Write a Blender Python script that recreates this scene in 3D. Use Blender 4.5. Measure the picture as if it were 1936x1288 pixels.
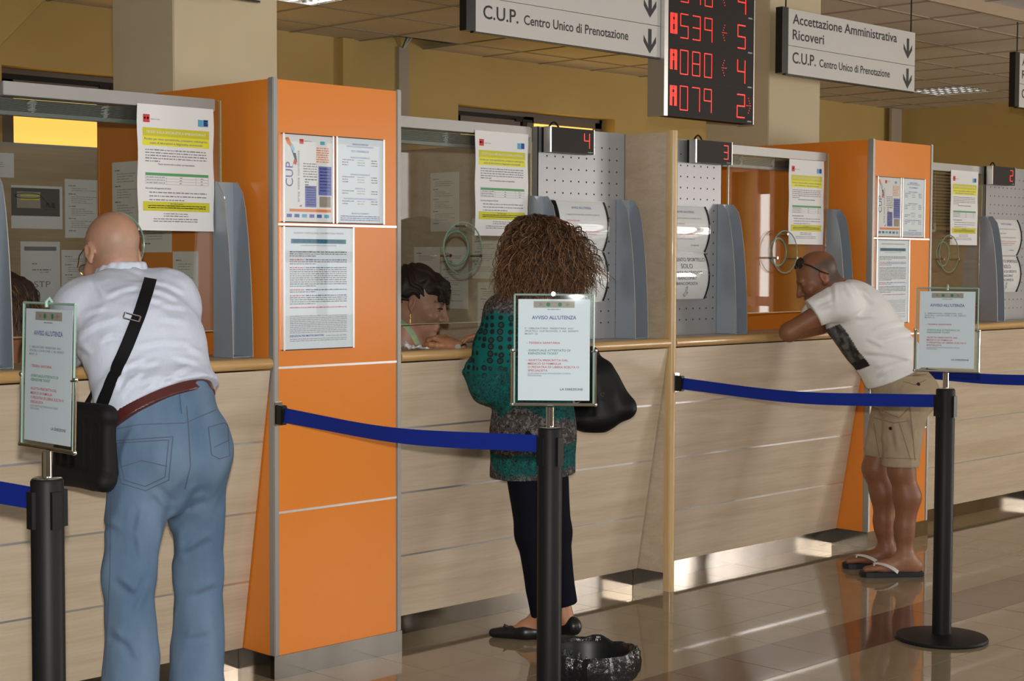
import bpy, bmesh, math, random
import numpy as np
from mathutils import Vector, Matrix
S = bpy.context.scene
COL = S.collection
for o in list(bpy.data.objects): bpy.data.objects.remove(o)
# ------------------------------------------------------------------ camera
CF, CYAW, CPIT, CROL = 3054.7153, 0.7855, 0.0489, 0.0037
CAM = np.array([-3.3736, -4.5436, 1.4677]); PW, PH = 1936, 1288
FW = np.array([math.sin(CYAW)*math.cos(CPIT), math.cos(CYAW)*math.cos(CPIT), -math.sin(CPIT)])
_r = np.array([math.cos(CYAW), -math.sin(CYAW), 0]); _u = np.cross(_r, FW)
RT = math.cos(CROL)*_r + math.sin(CROL)*_u; UPV = -math.sin(CROL)*_r + math.cos(CROL)*_u
cam = bpy.data.objects.new('camera', bpy.data.cameras.new('camera')); COL.objects.link(cam)
cam.data.sensor_width = 36; cam.data.lens = CF/PW*36; cam.data.clip_end = 100
cam.matrix_world = Matrix(((RT[0], UPV[0], -FW[0], CAM[0]), (RT[1], UPV[1], -FW[1], CAM[1]), (RT[2], UPV[2], -FW[2], CAM[2]), (0, 0, 0, 1)))
S.camera = cam
# ------------------------------------------------------------------ light
S.view_settings.view_transform = 'Standard'; S.view_settings.look = 'None'
S.view_settings.gamma = 1.0; S.view_settings.use_curve_mapping = False
S.view_settings.exposure = -0.15
W = bpy.data.worlds.new('world'); S.world = W; W.use_nodes = True
W.node_tree.nodes['Background'].inputs[0].default_value = (0.75, 0.86, 1.0, 1)
W.node_tree.nodes['Background'].inputs[1].default_value = 1.0
def light(name, typ, loc, energy, color=(1, 1, 1), aim=None, **kw):
    d = bpy.data.lights.new(name, typ); d.energy = energy; d.color = color
    for k, v in kw.items(): setattr(d, k, v)
    o = bpy.data.objects.new(name, d); COL.objects.link(o); o.location = loc
    if aim is not None: o.rotation_euler = (Vector(aim)-Vector(loc)).to_track_quat('-Z', 'Y').to_euler()
    return o
# the camera's own flash, just above the lens
light('camera_flash', 'SPOT', tuple(CAM + UPV*0.12 + FW*0.02), 620, (1, 0.97, 0.92), tuple(CAM+FW*5+UPV*0.12), shadow_soft_size=0.03, spot_size=1.3, spot_blend=0.7)
# daylight in the windows and glazed doors of the hall side (behind and right of the camera)
for nm, c, w, h, e in (('daylight_door_1', (10.86, -6.41, 1.30), 1.05, 2.4, 250), ('daylight_door_2', (10.86, -5.42, 1.45), 0.22, 1.5, 7), ('daylight_window_3', (6.02, -6.93, 1.75), 2.2, 1.7, 50),
                       ('daylight_window_4', (9.85, -6.93, 1.35), 1.9, 2.5, 215), ('daylight_window_5', (1.5, -6.93, 1.75), 2.4, 1.7, 70), ('daylight_window_6', (-3.5, -6.93, 1.75), 2.4, 1.7, 40)):
    L = light(nm, 'AREA', c, e, (1.0, 0.97, 0.93), shape='RECTANGLE', size=w, size_y=h)
    L.rotation_euler = (math.pi/2, 0, 0) if 'window' in nm else (math.pi/2, 0, math.pi/2)
# ------------------------------------------------------------------ helpers
def J(px, py, d):
    """point seen at a pixel of the photograph at distance d along the view axis"""
    return CAM + d*(FW + RT*(px-PW/2)/CF - UPV*(py-PH/2)/CF)
def cast(px, py, ax, v):
    d = FW + RT*(px-PW/2)/CF - UPV*(py-PH/2)/CF
    return CAM + d*((v-CAM[ax])/d[ax])
MATS = {}
def mat(name, col, rough=0.5, metal=0.0, spec=0.5, coat=0.0, noise=None, bump=None, emit=None, trans=0.0, alpha=1.0, sheen=0.0):
    if name in MATS: return MATS[name]
    m = bpy.data.materials.new(name); m.use_nodes = True; N = m.node_tree.nodes; L = m.node_tree.links
    b = N['Principled BSDF']
    b.inputs['Base Color'].default_value = (*col, 1); b.inputs['Roughness'].default_value = rough
    b.inputs['Metallic'].default_value = metal; b.inputs['Specular IOR Level'].default_value = spec
    b.inputs['Coat Weight'].default_value = coat; b.inputs['Transmission Weight'].default_value = trans
    b.inputs['Sheen Weight'].default_value = sheen
    if emit: b.inputs['Emission Color'].default_value = (*emit[0], 1); b.inputs['Emission Strength'].default_value = emit[1]
    if noise or bump:
        tc = N.new('ShaderNodeTexCoord')
    if noise:   # (col2, scale, detail, (sx,sy,sz))
        mp = N.new('ShaderNodeMapping'); L.new(tc.outputs['Object'], mp.inputs[0]); mp.inputs['Scale'].default_value = noise[3]
        nz = N.new('ShaderNodeTexNoise'); nz.inputs['Scale'].default_value = noise[1]; nz.inputs['Detail'].default_value = noise[2]
        L.new(mp.outputs[0], nz.inputs['Vector'])
        cr = N.new('ShaderNodeValToRGB'); cr.color_ramp.elements[0].position = 0.3; cr.color_ramp.elements[1].position = 0.7
        cr.color_ramp.elements[0].color = (*col, 1); cr.color_ramp.elements[1].color = (*noise[0], 1)
        L.new(nz.outputs['Fac'], cr.inputs[0]); L.new(cr.outputs[0], b.inputs['Base Color'])
    if bump:    # (scale, strength, distance)
        nb = N.new('ShaderNodeTexNoise'); nb.inputs['Scale'].default_value = bump[0]; nb.inputs['Detail'].default_value = 4
        L.new(tc.outputs['Object'], nb.inputs['Vector'])
        bp = N.new('ShaderNodeBump'); bp.inputs['Strength'].default_value = bump[1]; bp.inputs['Distance'].default_value = bump[2]
        L.new(nb.outputs['Fac'], bp.inputs['Height']); L.new(bp.outputs[0], b.inputs['Normal'])
    MATS[name] = m; return m
def glass_mat(name, tint, rough=0.0, ior=1.5):
    m = bpy.data.materials.new(name); m.use_nodes = True; N = m.node_tree.nodes; L = m.node_tree.links
    N.remove(N['Principled BSDF']); out = N['Material Output']
    t = N.new('ShaderNodeBsdfTransparent'); t.inputs[0].default_value = (*tint, 1)
    g = N.new('ShaderNodeBsdfGlossy'); g.inputs['Roughness'].default_value = rough
    fr = N.new('ShaderNodeFresnel'); ge = N.new('ShaderNodeNewGeometry'); ma = N.new('ShaderNodeMath'); ma.operation = 'MULTIPLY_ADD'
    ma.inputs[1].default_value = 1/ior-ior; ma.inputs[2].default_value = ior; L.new(ge.outputs['Backfacing'], ma.inputs[0]); L.new(ma.outputs[0], fr.inputs[0])
    mx = N.new('ShaderNodeMixShader'); L.new(fr.outputs[0], mx.inputs[0]); L.new(t.outputs[0], mx.inputs[1]); L.new(g.outputs[0], mx.inputs[2])
    L.new(mx.outputs[0], out.inputs[0]); MATS[name] = m; return m
def wood_mat(name, c1, c2, c3, scale=(1.2, 9, 22), rough=0.35, coat=0.0):
    m = bpy.data.materials.new(name); m.use_nodes = True; N = m.node_tree.nodes; L = m.node_tree.links; b = N['Principled BSDF']
    tc = N.new('ShaderNodeTexCoord'); mp = N.new('ShaderNodeMapping'); mp.inputs['Scale'].default_value = scale
    oi = N.new('ShaderNodeObjectInfo'); av = N.new('ShaderNodeVectorMath'); av.operation = 'ADD'
    sc = N.new('ShaderNodeMath'); sc.operation = 'MULTIPLY'; sc.inputs[1].default_value = 37.0
    L.new(oi.outputs['Random'], sc.inputs[0]); L.new(tc.outputs['Object'], mp.inputs[0]); L.new(mp.outputs[0], av.inputs[0]); L.new(sc.outputs[0], av.inputs[1])
    n1 = N.new('ShaderNodeTexNoise'); n1.inputs['Scale'].default_value = 1.0; n1.inputs['Detail'].default_value = 5; n1.inputs['Distortion'].default_value = 0.6
    n2 = N.new('ShaderNodeTexNoise'); n2.inputs['Scale'].default_value = 6.0; n2.inputs['Detail'].default_value = 6
    L.new(av.outputs[0], n1.inputs['Vector']); L.new(av.outputs[0], n2.inputs['Vector'])
    cr = N.new('ShaderNodeValToRGB'); e = cr.color_ramp.elements; e[0].position = 0.32; e[0].color = (*c1, 1); e[1].position = 0.72; e[1].color = (*c3, 1)
    k = e.new(0.52); k.color = (*c2, 1)
    mx = N.new('ShaderNodeMix'); mx.data_type = 'FLOAT'; mx.inputs[0].default_value = 0.35
    L.new(n1.outputs['Fac'], mx.inputs[2]); L.new(n2.outputs['Fac'], mx.inputs[3]); L.new(mx.outputs[0], cr.inputs[0])
    L.new(cr.outputs[0], b.inputs['Base Color']); b.inputs['Roughness'].default_value = rough; b.inputs['Coat Weight'].default_value = coat
    MATS[name] = m; return m
class MB:
    """collects shapes for one mesh"""
    def __init__(s): s.v = []; s.f = []
    def add(s, vs, fs):
        n = len(s.v); s.v += [tuple(float(q) for q in p) for p in vs]; s.f += [tuple(i+n for i in f) for f in fs]; return s
    def box(s, x0, x1, y0, y1, z0, z1):
        return s.add([(x0,y0,z0),(x1,y0,z0),(x1,y1,z0),(x0,y1,z0),(x0,y0,z1),(x1,y0,z1),(x1,y1,z1),(x0,y1,z1)],
                     [(0,3,2,1),(4,5,6,7),(0,1,5,4),(1,2,6,5),(2,3,7,6),(3,0,4,7)])
    def prism(s, poly, axis, a, b):
        """extrude a 2D polygon along an axis from a to b; poly in the two other axes (x,y,z order)"""
        n = len(poly)
        def P(p, t):
            q = list(p); q.insert(axis, t); return q
        vs = [P(p, a) for p in poly]+[P(p, b) for p in poly]
        return s.add(vs, [tuple(range(n-1, -1, -1)), tuple(range(n, 2*n))]+[(i, (i+1) % n, (i+1) % n+n, i+n) for i in range(n)])
    def tube(s, pts, r, n=10, closed=False, caps=True):
        pts = [np.array(p, float) for p in pts]; m = len(pts); rs = r if hasattr(r, '__len__') else [r]*m
        vs = []; prev = None
        for i, p in enumerate(pts):
            t = (pts[(i+1) % m]-pts[i-1]) if closed else (pts[min(i+1, m-1)]-pts[max(i-1, 0)])
            t = t/(np.linalg.norm(t)+1e-12)
            if prev is None:
                a = np.cross(t, [0, 0, 1.0]);  a = a if np.linalg.norm(a) > 1e-3 else np.cross(t, [1.0, 0, 0])
            else: a = prev-t*(prev@t)
            a /= np.linalg.norm(a); prev = a; b = np.cross(t, a)
            for k in range(n):
                w = 2*math.pi*k/n; vs.append(p+rs[i]*(math.cos(w)*a+math.sin(w)*b))
        fs = []
        for i in range(m if closed else m-1):
            j = (i+1) % m
            for k in range(n): fs.append((i*n+k, i*n+(k+1) % n, j*n+(k+1) % n, j*n+k))
        if caps and not closed: fs += [tuple(range(n-1, -1, -1)), tuple(range((m-1)*n, m*n))]
        return s.add(vs, fs)
    def lathe(s, prof, n=32, c=(0, 0, 0), cap=True):
        vs = []; m = len(prof)
        for r, z in prof:
            for k in range(n):
                a = 2*math.pi*k/n; vs.append((c[0]+r*math.cos(a), c[1]+r*math.sin(a), c[2]+z))
        fs = [(i*n+k, i*n+(k+1) % n, (i+1)*n+(k+1) % n, (i+1)*n+k) for i in range(m-1) for k in range(n)]
        if cap: fs += [tuple(range(n-1, -1, -1)), tuple(range((m-1)*n, m*n))]
        return s.add(vs, fs)
    def build(s, name, m, parent=None, smooth=False, world=False, bevel=0.0):
        me = bpy.data.meshes.new(name); vs = np.array(s.v, float)
        if world and parent is not None: vs = vs-np.array(parent.location)
        me.from_pydata(vs.tolist(), [], s.f); me.update()
        if bevel:
            bm = bmesh.new(); bm.from_mesh(me)
            bmesh.ops.bevel(bm, geom=[e for e in bm.edges if len(e.link_faces) == 2 and e.calc_face_angle(0) > 0.5], offset=bevel, segments=2, affect='EDGES', clamp_overlap=True)
            bm.to_mesh(me); bm.free()
        if smooth:
            me.polygons.foreach_set('use_smooth', [True]*len(me.polygons))
            if hasattr(me, 'set_sharp_from_angle'): me.set_sharp_from_angle(angle=0.7)
        o = bpy.data.objects.new(name, me); COL.objects.link(o); me.materials.append(m if not isinstance(m, str) else MATS[m])
        if parent is not None: o.parent = parent
        return o
def tag(o, label=None, cat=None, group=None, kind=None):
    for k, v in (('label', label), ('category', cat), ('group', group), ('kind', kind)):
        if v: o[k] = v
    return o
def empty(name, loc=(0, 0, 0), label=None, cat=None, group=None, rz=0.0):
    o = bpy.data.objects.new(name, None); COL.objects.link(o); o.location = tuple(float(q) for q in loc); o.rotation_euler = (0, 0, rz)
    o.empty_display_size = 0.1
    return tag(o, label, cat, group)
KIDS = {}
def copy_tree(o, parent=None):
    c = o.copy(); COL.objects.link(c)
    if parent is not None: c.parent = parent
    for ch in [x for x in COL.objects if x.parent == o]: copy_tree(ch, c)
    return c
# ---- flat print and lettering: a frame = (origin, u, v, n) in metres
_TXT = {}
def text_mesh(s, bold=0.0):
    k = (s, bold)
    if k not in _TXT:
        cu = bpy.data.curves.new('t', 'FONT'); cu.body = s; cu.resolution_u = 3; cu.offset = bold
        ob = bpy.data.objects.new('t', cu); me = bpy.data.meshes.new_from_object(ob)
        v = np.empty(len(me.vertices)*3); me.vertices.foreach_get('co', v); v = v.reshape(-1, 3)[:, :2]
        f = [tuple(p.vertices) for p in me.polygons]
        bpy.data.objects.remove(ob); bpy.data.curves.remove(cu); bpy.data.meshes.remove(me)
        _TXT[k] = (v, f)
    return _TXT[k]
CAPH = 0.7
def put_text(mb, fr, s, x0, y0, cap, width=None, bold=0.0, align='l', rot=False):
    v, f = text_mesh(s, bold)
    if len(v) == 0: return
    sx = cap/CAPH; w = v[:, 0].max()-v[:, 0].min()
    kx = sx if width is None else width/w
    u = (v[:, 0]-v[:, 0].min())*kx; t = v[:, 1]*sx
    if align == 'c': u -= w*kx/2
    if align == 'r': u -= w*kx
    if rot: u, t = -t, u
    o, U, V, n = fr
    P = o[None]+(x0+u)[:, None]*U[None]+(y0+t)[:, None]*V[None]+n[None]*0.0006
    mb.add(P, f)
def put_rect(mb, fr, x0, x1, y0, y1, lift=0.0004):
    o, U, V, n = fr
    mb.add([o+x*U+y*V+n*lift for x, y in ((x0, y0), (x1, y0), (x1, y1), (x0, y1))], [(0, 1, 2, 3)])
def put_poly(mb, fr, pts, lift=0.0004):
    o, U, V, n = fr
    mb.add([o+x*U+y*V+n*lift for x, y in pts], [tuple(range(len(pts)))])
def put_words(mb, fr, rng, x0, x1, y, h, ww=0.009, fill=1.0):
    x = x0; end = x0+(x1-x0)*fill
    while x < end-0.002:
        w = min(ww*rng.uniform(0.35, 1.7), end-x); put_rect(mb, fr, x, x+w, y, y+h*rng.uniform(0.75, 1.0)); x += w+h*0.7
def frame_of(o, U, V):
    U = np.array(U, float); V = np.array(V, float); U /= np.linalg.norm(U); V /= np.linalg.norm(V)
    return (np.array(o, float), U, V, np.cross(U, V))
XF = lambda x, y, z: frame_of((x, y, z), (1, 0, 0), (0, 0, 1))      # print facing the hall (-y)
def sheet(mb, fr, w, h, t=0.0006):
    o, U, V, n = fr
    vs = [o+a*U+b*V+c*n for c in (-t, 0) for a, b in ((0, 0), (w, 0), (w, h), (0, h))]
    mb.add(vs, [(3, 2, 1, 0), (4, 5, 6, 7), (0, 1, 5, 4), (1, 2, 6, 5), (2, 3, 7, 6), (3, 0, 4, 7)])
# ------------------------------------------------------------------ materials
wood_mat('maple', (0.52, 0.41, 0.29), (0.60, 0.49, 0.36), (0.66, 0.56, 0.43), rough=0.32)
wood_mat('maple_deep', (0.40, 0.29, 0.18), (0.47, 0.35, 0.22), (0.53, 0.41, 0.27), rough=0.3)
wood_mat('beech', (0.50, 0.29, 0.10), (0.60, 0.37, 0.15), (0.68, 0.45, 0.21), scale=(2.5, 30, 30), rough=0.3, coat=0.3)
wood_mat('beech_upright', (0.55, 0.36, 0.16), (0.64, 0.44, 0.21), (0.70, 0.51, 0.28), scale=(30, 30, 2.5), rough=0.3, coat=0.3)
mat('orange_laminate', (0.82, 0.25, 0.030), rough=0.22, spec=0.5)
mat('aluminium', (0.36, 0.35, 0.33), rough=0.42, metal=0.35)
mat('alu_bright', (0.80, 0.80, 0.79), rough=0.3, metal=0.8)
mat('stainless', (0.30, 0.27, 0.235), rough=0.16, metal=1.0, noise=((0.22, 0.20, 0.175), 3.0, 4, (2, 2, 0.6)))
mat('chrome', (0.75, 0.74, 0.72), rough=0.08, metal=1.0)
mat('steel_grey', (0.33, 0.335, 0.345), rough=0.4, metal=0.3)
mat('steel_blue', (0.32, 0.365, 0.42), rough=0.38, metal=0.2)
mat('hole_dark', (0.02, 0.015, 0.012), rough=0.9)
mat('wall_yellow', (0.62, 0.45, 0.165), rough=0.75, noise=((0.59, 0.425, 0.15), 2.5, 3, (1, 1, 1)), bump=(180, 0.05, 0.002))
mat('wall_cream', (0.62, 0.52, 0.34), rough=0.75, noise=((0.59, 0.49, 0.315), 2.5, 3, (1, 1, 1)), bump=(180, 0.05, 0.002))
mat('hall_wall', (0.62, 0.55, 0.42), rough=0.8)
mat('ceiling_tile', (0.80, 0.74, 0.66), rough=0.9, noise=((0.76, 0.70, 0.62), 60, 3, (1, 1, 1)), bump=(250, 0.15, 0.002))
mat('hall_tile', (0.74, 0.74, 0.74), rough=0.9, noise=((0.70, 0.70, 0.70), 60, 3, (1, 1, 1)), bump=(250, 0.15, 0.002))
mat('ceiling_grid', (0.38, 0.32, 0.24), rough=0.8)
mat('plenum_dark', (0.05, 0.05, 0.05), rough=0.9)
mat('floor_beige', (0.27, 0.215, 0.135), rough=0.045, spec=0.45, noise=((0.295, 0.235, 0.15), 5, 4, (1, 1, 1)))
mat('floor_brown', (0.115, 0.060, 0.040), rough=0.08, spec=0.5, noise=((0.13, 0.068, 0.046), 5, 4, (1, 1, 1)))
mat('grout', (0.23, 0.19, 0.14), rough=0.6)
mat('paper', (0.80, 0.80, 0.80), rough=0.75)
mat('paper_warm', (0.80, 0.78, 0.70), rough=0.75)
mat('paper_blue', (0.80, 0.86, 0.93), rough=0.6)
mat('ink', (0.03, 0.03, 0.035), rough=0.6); mat('ink_grey', (0.22, 0.22, 0.24), rough=0.6); mat('ink_soft', (0.42, 0.42, 0.44), rough=0.6)
mat('ink_blue', (0.08, 0.11, 0.36), rough=0.6); mat('ink_red', (0.62, 0.05, 0.11), rough=0.6); mat('ink_green', (0.05, 0.22, 0.12), rough=0.6)
mat('print_yellow', (0.80, 0.76, 0.03), rough=0.6); mat('print_olive', (0.62, 0.58, 0.03), rough=0.6); mat('print_green', (0.10, 0.36, 0.14), rough=0.6)
mat('print_red', (0.60, 0.04, 0.04), rough=0.6); mat('print_blue', (0.05, 0.14, 0.42), rough=0.6); mat('print_cyan', (0.10, 0.40, 0.62), rough=0.6)
mat('print_teal', (0.02, 0.22, 0.34), rough=0.6); mat('print_orange', (0.80, 0.22, 0.05), rough=0.6); mat('print_violet', (0.12, 0.15, 0.48), rough=0.6)
mat('print_photo', (0.32, 0.26, 0.22), rough=0.6); mat('print_lightblue', (0.35, 0.60, 0.82), rough=0.6); mat('print_grey', (0.40, 0.36, 0.30), rough=0.6)
mat('black_plastic', (0.010, 0.010, 0.011), rough=0.4, spec=0.3); mat('black_gloss', (0.015, 0.014, 0.014), rough=0.12)
mat('black_powder', (0.010, 0.010, 0.011), rough=0.5, spec=0.2, bump=(400, 0.1, 0.001))
mat('belt_blue', (0.010, 0.030, 0.30), rough=0.6, spec=0.15, bump=(600, 0.2, 0.001))
mat('sign_plate', (0.62, 0.60, 0.57), rough=0.45); mat('sign_black', (0.01, 0.01, 0.01), rough=0.4)
mat('led_red', (0.5, 0.02, 0.02), rough=0.4, emit=((1.0, 0.035, 0.02), 1.6)); mat('led_face', (0.022, 0.018, 0.016), rough=0.6, spec=0.25)
mat('window_alu', (0.17, 0.145, 0.12), rough=0.45, metal=0.2); mat('window_black', (0.012, 0.011, 0.010), rough=0.6)
mat('window_sun', (0.9, 0.62, 0.2), rough=0.9, emit=((1.0, 0.60, 0.11), 1.35))
mat('blind_grey', (0.17, 0.19, 0.175), rough=0.4, metal=0.3); mat('cord', (0.5, 0.52, 0.5), rough=0.8)
glass_mat('screen_glass', (0.93, 0.95, 0.94)); glass_mat('acrylic', (0.95, 0.97, 0.97), 0.015, 1.4); glass_mat('lens_glass', (0.85, 0.8, 0.7))
mat('glass_edge', (0.24, 0.36, 0.28), rough=0.15)
mat('desk_top', (0.55, 0.46, 0.34), rough=0.35)
# ================================================================== STRUCTURE
PITCH = 0.305; FX0, FY0 = 1.995, -0.895
fl = MB().box(-7, 11, -7, 4.45, -0.12, -0.0025).build('floor', 'grout'); tag(fl, kind='structure')
rng = random.Random(4)
tb = MB(); h = PITCH/2-0.0012; tb.box(-h, h, -h, h, -0.008, 0.0)
tile_me = {}
for nm in ('floor_beige', 'floor_brown'):
    o = tb.build('floor_tile', nm, fl); tile_me[nm] = o.data; bpy.data.objects.remove(o)
rest = {'floor_beige': MB(), 'floor_brown': MB()}; ntile = 0
def inview(P, m=40):
    q = np.array(P)-CAM; z = q@FW
    if z < 0.3: return False
    x = PW/2+CF*(q@RT)/z; y = PH/2-CF*(q@UPV)/z
    return -m < x < PW+m and -m < y < PH+m
cells = []
for i in range(-30, 31):
    for j in range(-21, 5):
        cells.append((FX0+(i+0.5)*PITCH, FY0+(j+0.5)*PITCH, j))
cells.sort(key=lambda c: (c[0]-CAM[0])**2+(c[1]-CAM[1])**2)
for x, y, j in cells:
    if not (-7 < x < 10.9 and -7 < y < 0.35): continue
    mt = 'floor_brown' if j == -1 else 'floor_beige'
    if inview((x, y, 0)) and y < 0.3 and ntile < 295:
        o = bpy.data.objects.new('floor_tile', tile_me[mt]); COL.objects.link(o); o.parent = fl; o.location = (x, y, rng.uniform(-0.0003, 0.0))
        o.rotation_euler = (rng.gauss(0, 0.0007), rng.gauss(0, 0.0007), 0); ntile += 1
    else:
        rest[mt].add([(x-h, y-h, 0), (x+h, y-h, 0), (x+h, y+h, 0), (x-h, y+h, 0)], [(0, 1, 2, 3)])
for k in rest:
    if rest[k].v: tag(rest[k].build('floor_tile', k, fl), kind='stuff')
off = MB().box(-7, 10.9, 0.36, 4.25, -0.002, 0.0).build('office_floor_covering', mat('office_floor', (0.30, 0.25, 0.19), rough=0.4), fl)
# walls
def wall(name, mb, m): return tag(mb.build(name, m), kind='structure')
YB, XR, ZC = 4.25, 10.93, 3.0
W1 = (1.215, 2.95, 0.95, 2.60); W2 = (4.85, 6.60, 0.95, 2.63)
wb = MB().box(-7, W1[0], YB, YB+0.25, 0, 3.5).box(W1[1], W2[0], YB, YB+0.25, 0, 3.5).box(W2[1], XR+0.2, YB, YB+0.25, 0, 3.5)
for w in (W1, W2): wb.box(w[0], w[1], YB, YB+0.25, 0, w[2]).box(w[0], w[1], YB, YB+0.25, w[3], 3.5)
wb.box(3.71, 3.81, YB-0.06, YB, 0, 3.0)
wall('wall_back', wb, 'wall_yellow')
wall('wall_right', MB().box(XR, XR+0.2, -5.32, YB, 0, 3.5).box(XR, XR+0.2, -7, -6.92, 0, 3.5).box(XR, XR+0.2, -6.92, -5.32, 2.55, 3.5).box(XR, XR+0.2, -5.86, -5.54, 0, 2.55).box(XR, XR+0.2, -5.54, -5.30, 0, 0.7), 'wall_yellow')
wall('wall_left', MB().box(-7.2, -7, -7, YB+0.25, 0, 3.5), 'hall_wall')
OPEN = [(-4.75, -2.25, 0.88, 2.62), (0.25, 2.75, 0.88, 2.62), (4.93, 7.12, 0.88, 2.62), (8.88, 10.82, 0.06, 2.62)]
wf = MB(); x = -7.2
for a, b, z0, z1 in OPEN:
    wf.box(x, a, -7.25, -7, 0, 3.5).box(a, b, -7.25, -7, 0, z0).box(a, b, -7.25, -7, z1, 3.5); x = b
wf.box(x, XR+0.2, -7.25, -7, 0, 3.5)
wall('wall_front', wf, 'hall_wall')
def hall_window(name, o, n=3):
    a, b, z0, z1 = o; m = MB()
    for k in range(n+1):
        xx = a+(b-a)*k/n; m.box(xx-0.05, xx+0.05, -7.08, -6.90, z0, z1)
    for zz in (z0+0.05, z0+(z1-z0)*0.36, z1-0.05): m.box(a, b, -7.075, -6.905, zz-0.05, zz+0.05)
    tag(m.build(name, mat('hall_frame', (0.42, 0.24, 0.16), rough=0.5)), kind='structure')
for k, o in enumerate(OPEN): hall_window(('window_6', 'window_5', 'window_3', 'window_4')[k], o, 3 if k < 3 else 4)
m = MB()
for yy in (-6.92, -6.40, -5.88, -5.53, -5.31): m.box(10.80, 10.925, yy-0.03, yy+0.03, 0, 2.55)
for zz in (0.1, 1.05, 2.5): m.box(10.805, 10.92, -6.92, -5.32, zz-0.05, zz+0.05)
tag(m.build('door_1', MATS['hall_frame']), kind='structure')
# back windows (yellow sunlit blind outside the panes)
def back_window(name, w, split):
    x0, x1, z0, z1 = w; y = YB+0.12
    r = tag(MB().box(x0, x1, y+0.02, y+0.06, z1-0.03, z1).box(x0, x1, y+0.02, y+0.06, z0, z0+0.03).box(x0, x0+0.03, y+0.02, y+0.06, z0, z1).box(x1-0.03, x1, y+0.02, y+0.06, z0, z1).build(name, 'window_alu'), kind='structure')
    xs = [x0+0.03]+split+[x1-0.03]
    g = MB()
    for k in range(len(xs)-1):
        a, b = xs[k], xs[k+1]; f = 0.03 if k == 0 else 0.0
        if f: MB().box(a, b, y+0.03, y+0.05, z1-0.065, z1-0.03).box(a, a+0.028, y+0.03, y+0.05, z0, z1-0.03).build('seal', 'window_black', r)
        a2, b2, t2 = a+f, b, z1-0.03-(0.035 if f else 0)
        MB().box(a2, b2, y, y+0.05, t2-0.045, t2).box(a2, b2, y, y+0.05, z0+0.03, z0+0.11).box(a2, a2+0.075, y, y+0.05, z0+0.03, t2).box(b2-0.075, b2, y, y+0.05, z0+0.03, t2).build('sash', 'window_alu', r)
        MB().box(a2+0.075, b2-0.075, y+0.03, y+0.034, z0+0.11, t2-0.045).build('pane', 'window_sun', r)
    MB().box((x0+x1)/2-0.16, (x0+x1)/2+0.02, y-0.015, y, z1-0.075, z1-0.055).box((x0+x1)/2-0.09, (x0+x1)/2-0.05, y-0.02, y, z1-0.115, z1-0.055).build('latch', 'window_black', r)
back_window('window_1', W1, [2.08]); back_window('window_2', W2, [5.70])
# ceiling: slab, lay-in tiles on a metal grid, one tile missing
ce = tag(MB().box(-7.2, XR+0.2, -7.25, YB+0.25, 3.42, 3.5).build('ceiling', 'plenum_dark'), kind='structure')
GX, GY = 3.307, 3.237
g = MB()
for i in range(-16, 14):
    xx = GX+0.6*i
    if -6.9 < xx < XR: g.box(xx-0.009, xx+0.009, 0.47, YB, 2.999, 3.012)
for j in range(-5, 2):
    yy = GY+0.6*j
    if yy > 0.47: g.box(-7, XR, yy-0.009, yy+0.009, 2.9985, 3.012)
g.build('ceiling_grid', 'ceiling_grid', ce)
t = MB().box(-0.296, 0.296, -0.296, 0.296, 0, 0.012); o = t.build('ceiling_tile', 'ceiling_tile', ce); cme = o.data; bpy.data.objects.remove(o)
o = MB().box(-0.296, 0.296, -0.296, 0.296, 0, 0.012).build('ceiling_tile', 'hall_tile', ce); hme = o.data; bpy.data.objects.remove(o)
LAMPS = [(-2, -1), (10, -1)]
for i in range(-17, 13):
    for j in range(-5, 2):
        cx, cy = GX+0.6*(i+0.5), GY+0.6*(j+0.5)
        if not (-7 < cx < XR+0.2): continue
        if (i, j) == (1, 1) or (i, j) in LAMPS: continue
        y0, y1 = max(cy-0.296, 0.472), min(cy+0.296, YB)
        if y1-y0 < 0.05: continue
        o = bpy.data.objects.new('ceiling_tile', cme); COL.objects.link(o); o.parent = ce
        o.location = (cx, (y0+y1)/2, 3.004); o.scale = (1, (y1-y0)/0.592, 1)
tag(MB().box(-7, XR, 0.455, 0.47, 2.995, 3.075).build('trim_1', mat('trim_brown', (0.40, 0.30, 0.20), rough=0.6)), kind='structure')
g = MB()
for i in range(-16, 14):
    xx = GX+0.6*i
    if -6.9 < xx < XR: g.box(xx-0.009, xx+0.009, -7, 0.455, 3.063, 3.076)
for j in range(-13, 0):
    yy = 0.455+0.6*j
    if yy > -7: g.box(-7, XR, yy-0.009, yy+0.009, 3.0625, 3.076)
g.build('ceiling_grid', 'ceiling_grid', ce)
for i in range(0, 13):
    for j in range(-3, 0):
        o = bpy.data.objects.new('ceiling_tile', hme); COL.objects.link(o); o.parent = ce; o.location = (GX+0.6*(i+0.5), 0.455+0.6*(j+0.5), 3.068)
r = MB()
for i in range(-17, 13):
    for j in range(-13, 0):
        if i >= 0 and j >= -3: continue
        cx, cy = GX+0.6*(i+0.5), 0.455+0.6*(j+0.5); r.box(cx-0.296, cx+0.296, cy-0.296, cy+0.296, 3.068, 3.08)
tag(r.build('ceiling_tile', 'hall_tile', ce), kind='stuff')
# sloping soffits over the office
def soffit(n, pts, y):
    P = [cast(px, py, 1, y) for px, py in pts]
    tag(MB().prism([(p[0], p[2]) for p in P], 1, y, YB-0.001).build(n, 'wall_yellow'), kind='structure')
soffit('trim_2', [(84, 0), (-70, 160), (-260, 120), (-260, -40)], 4.05)
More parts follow.
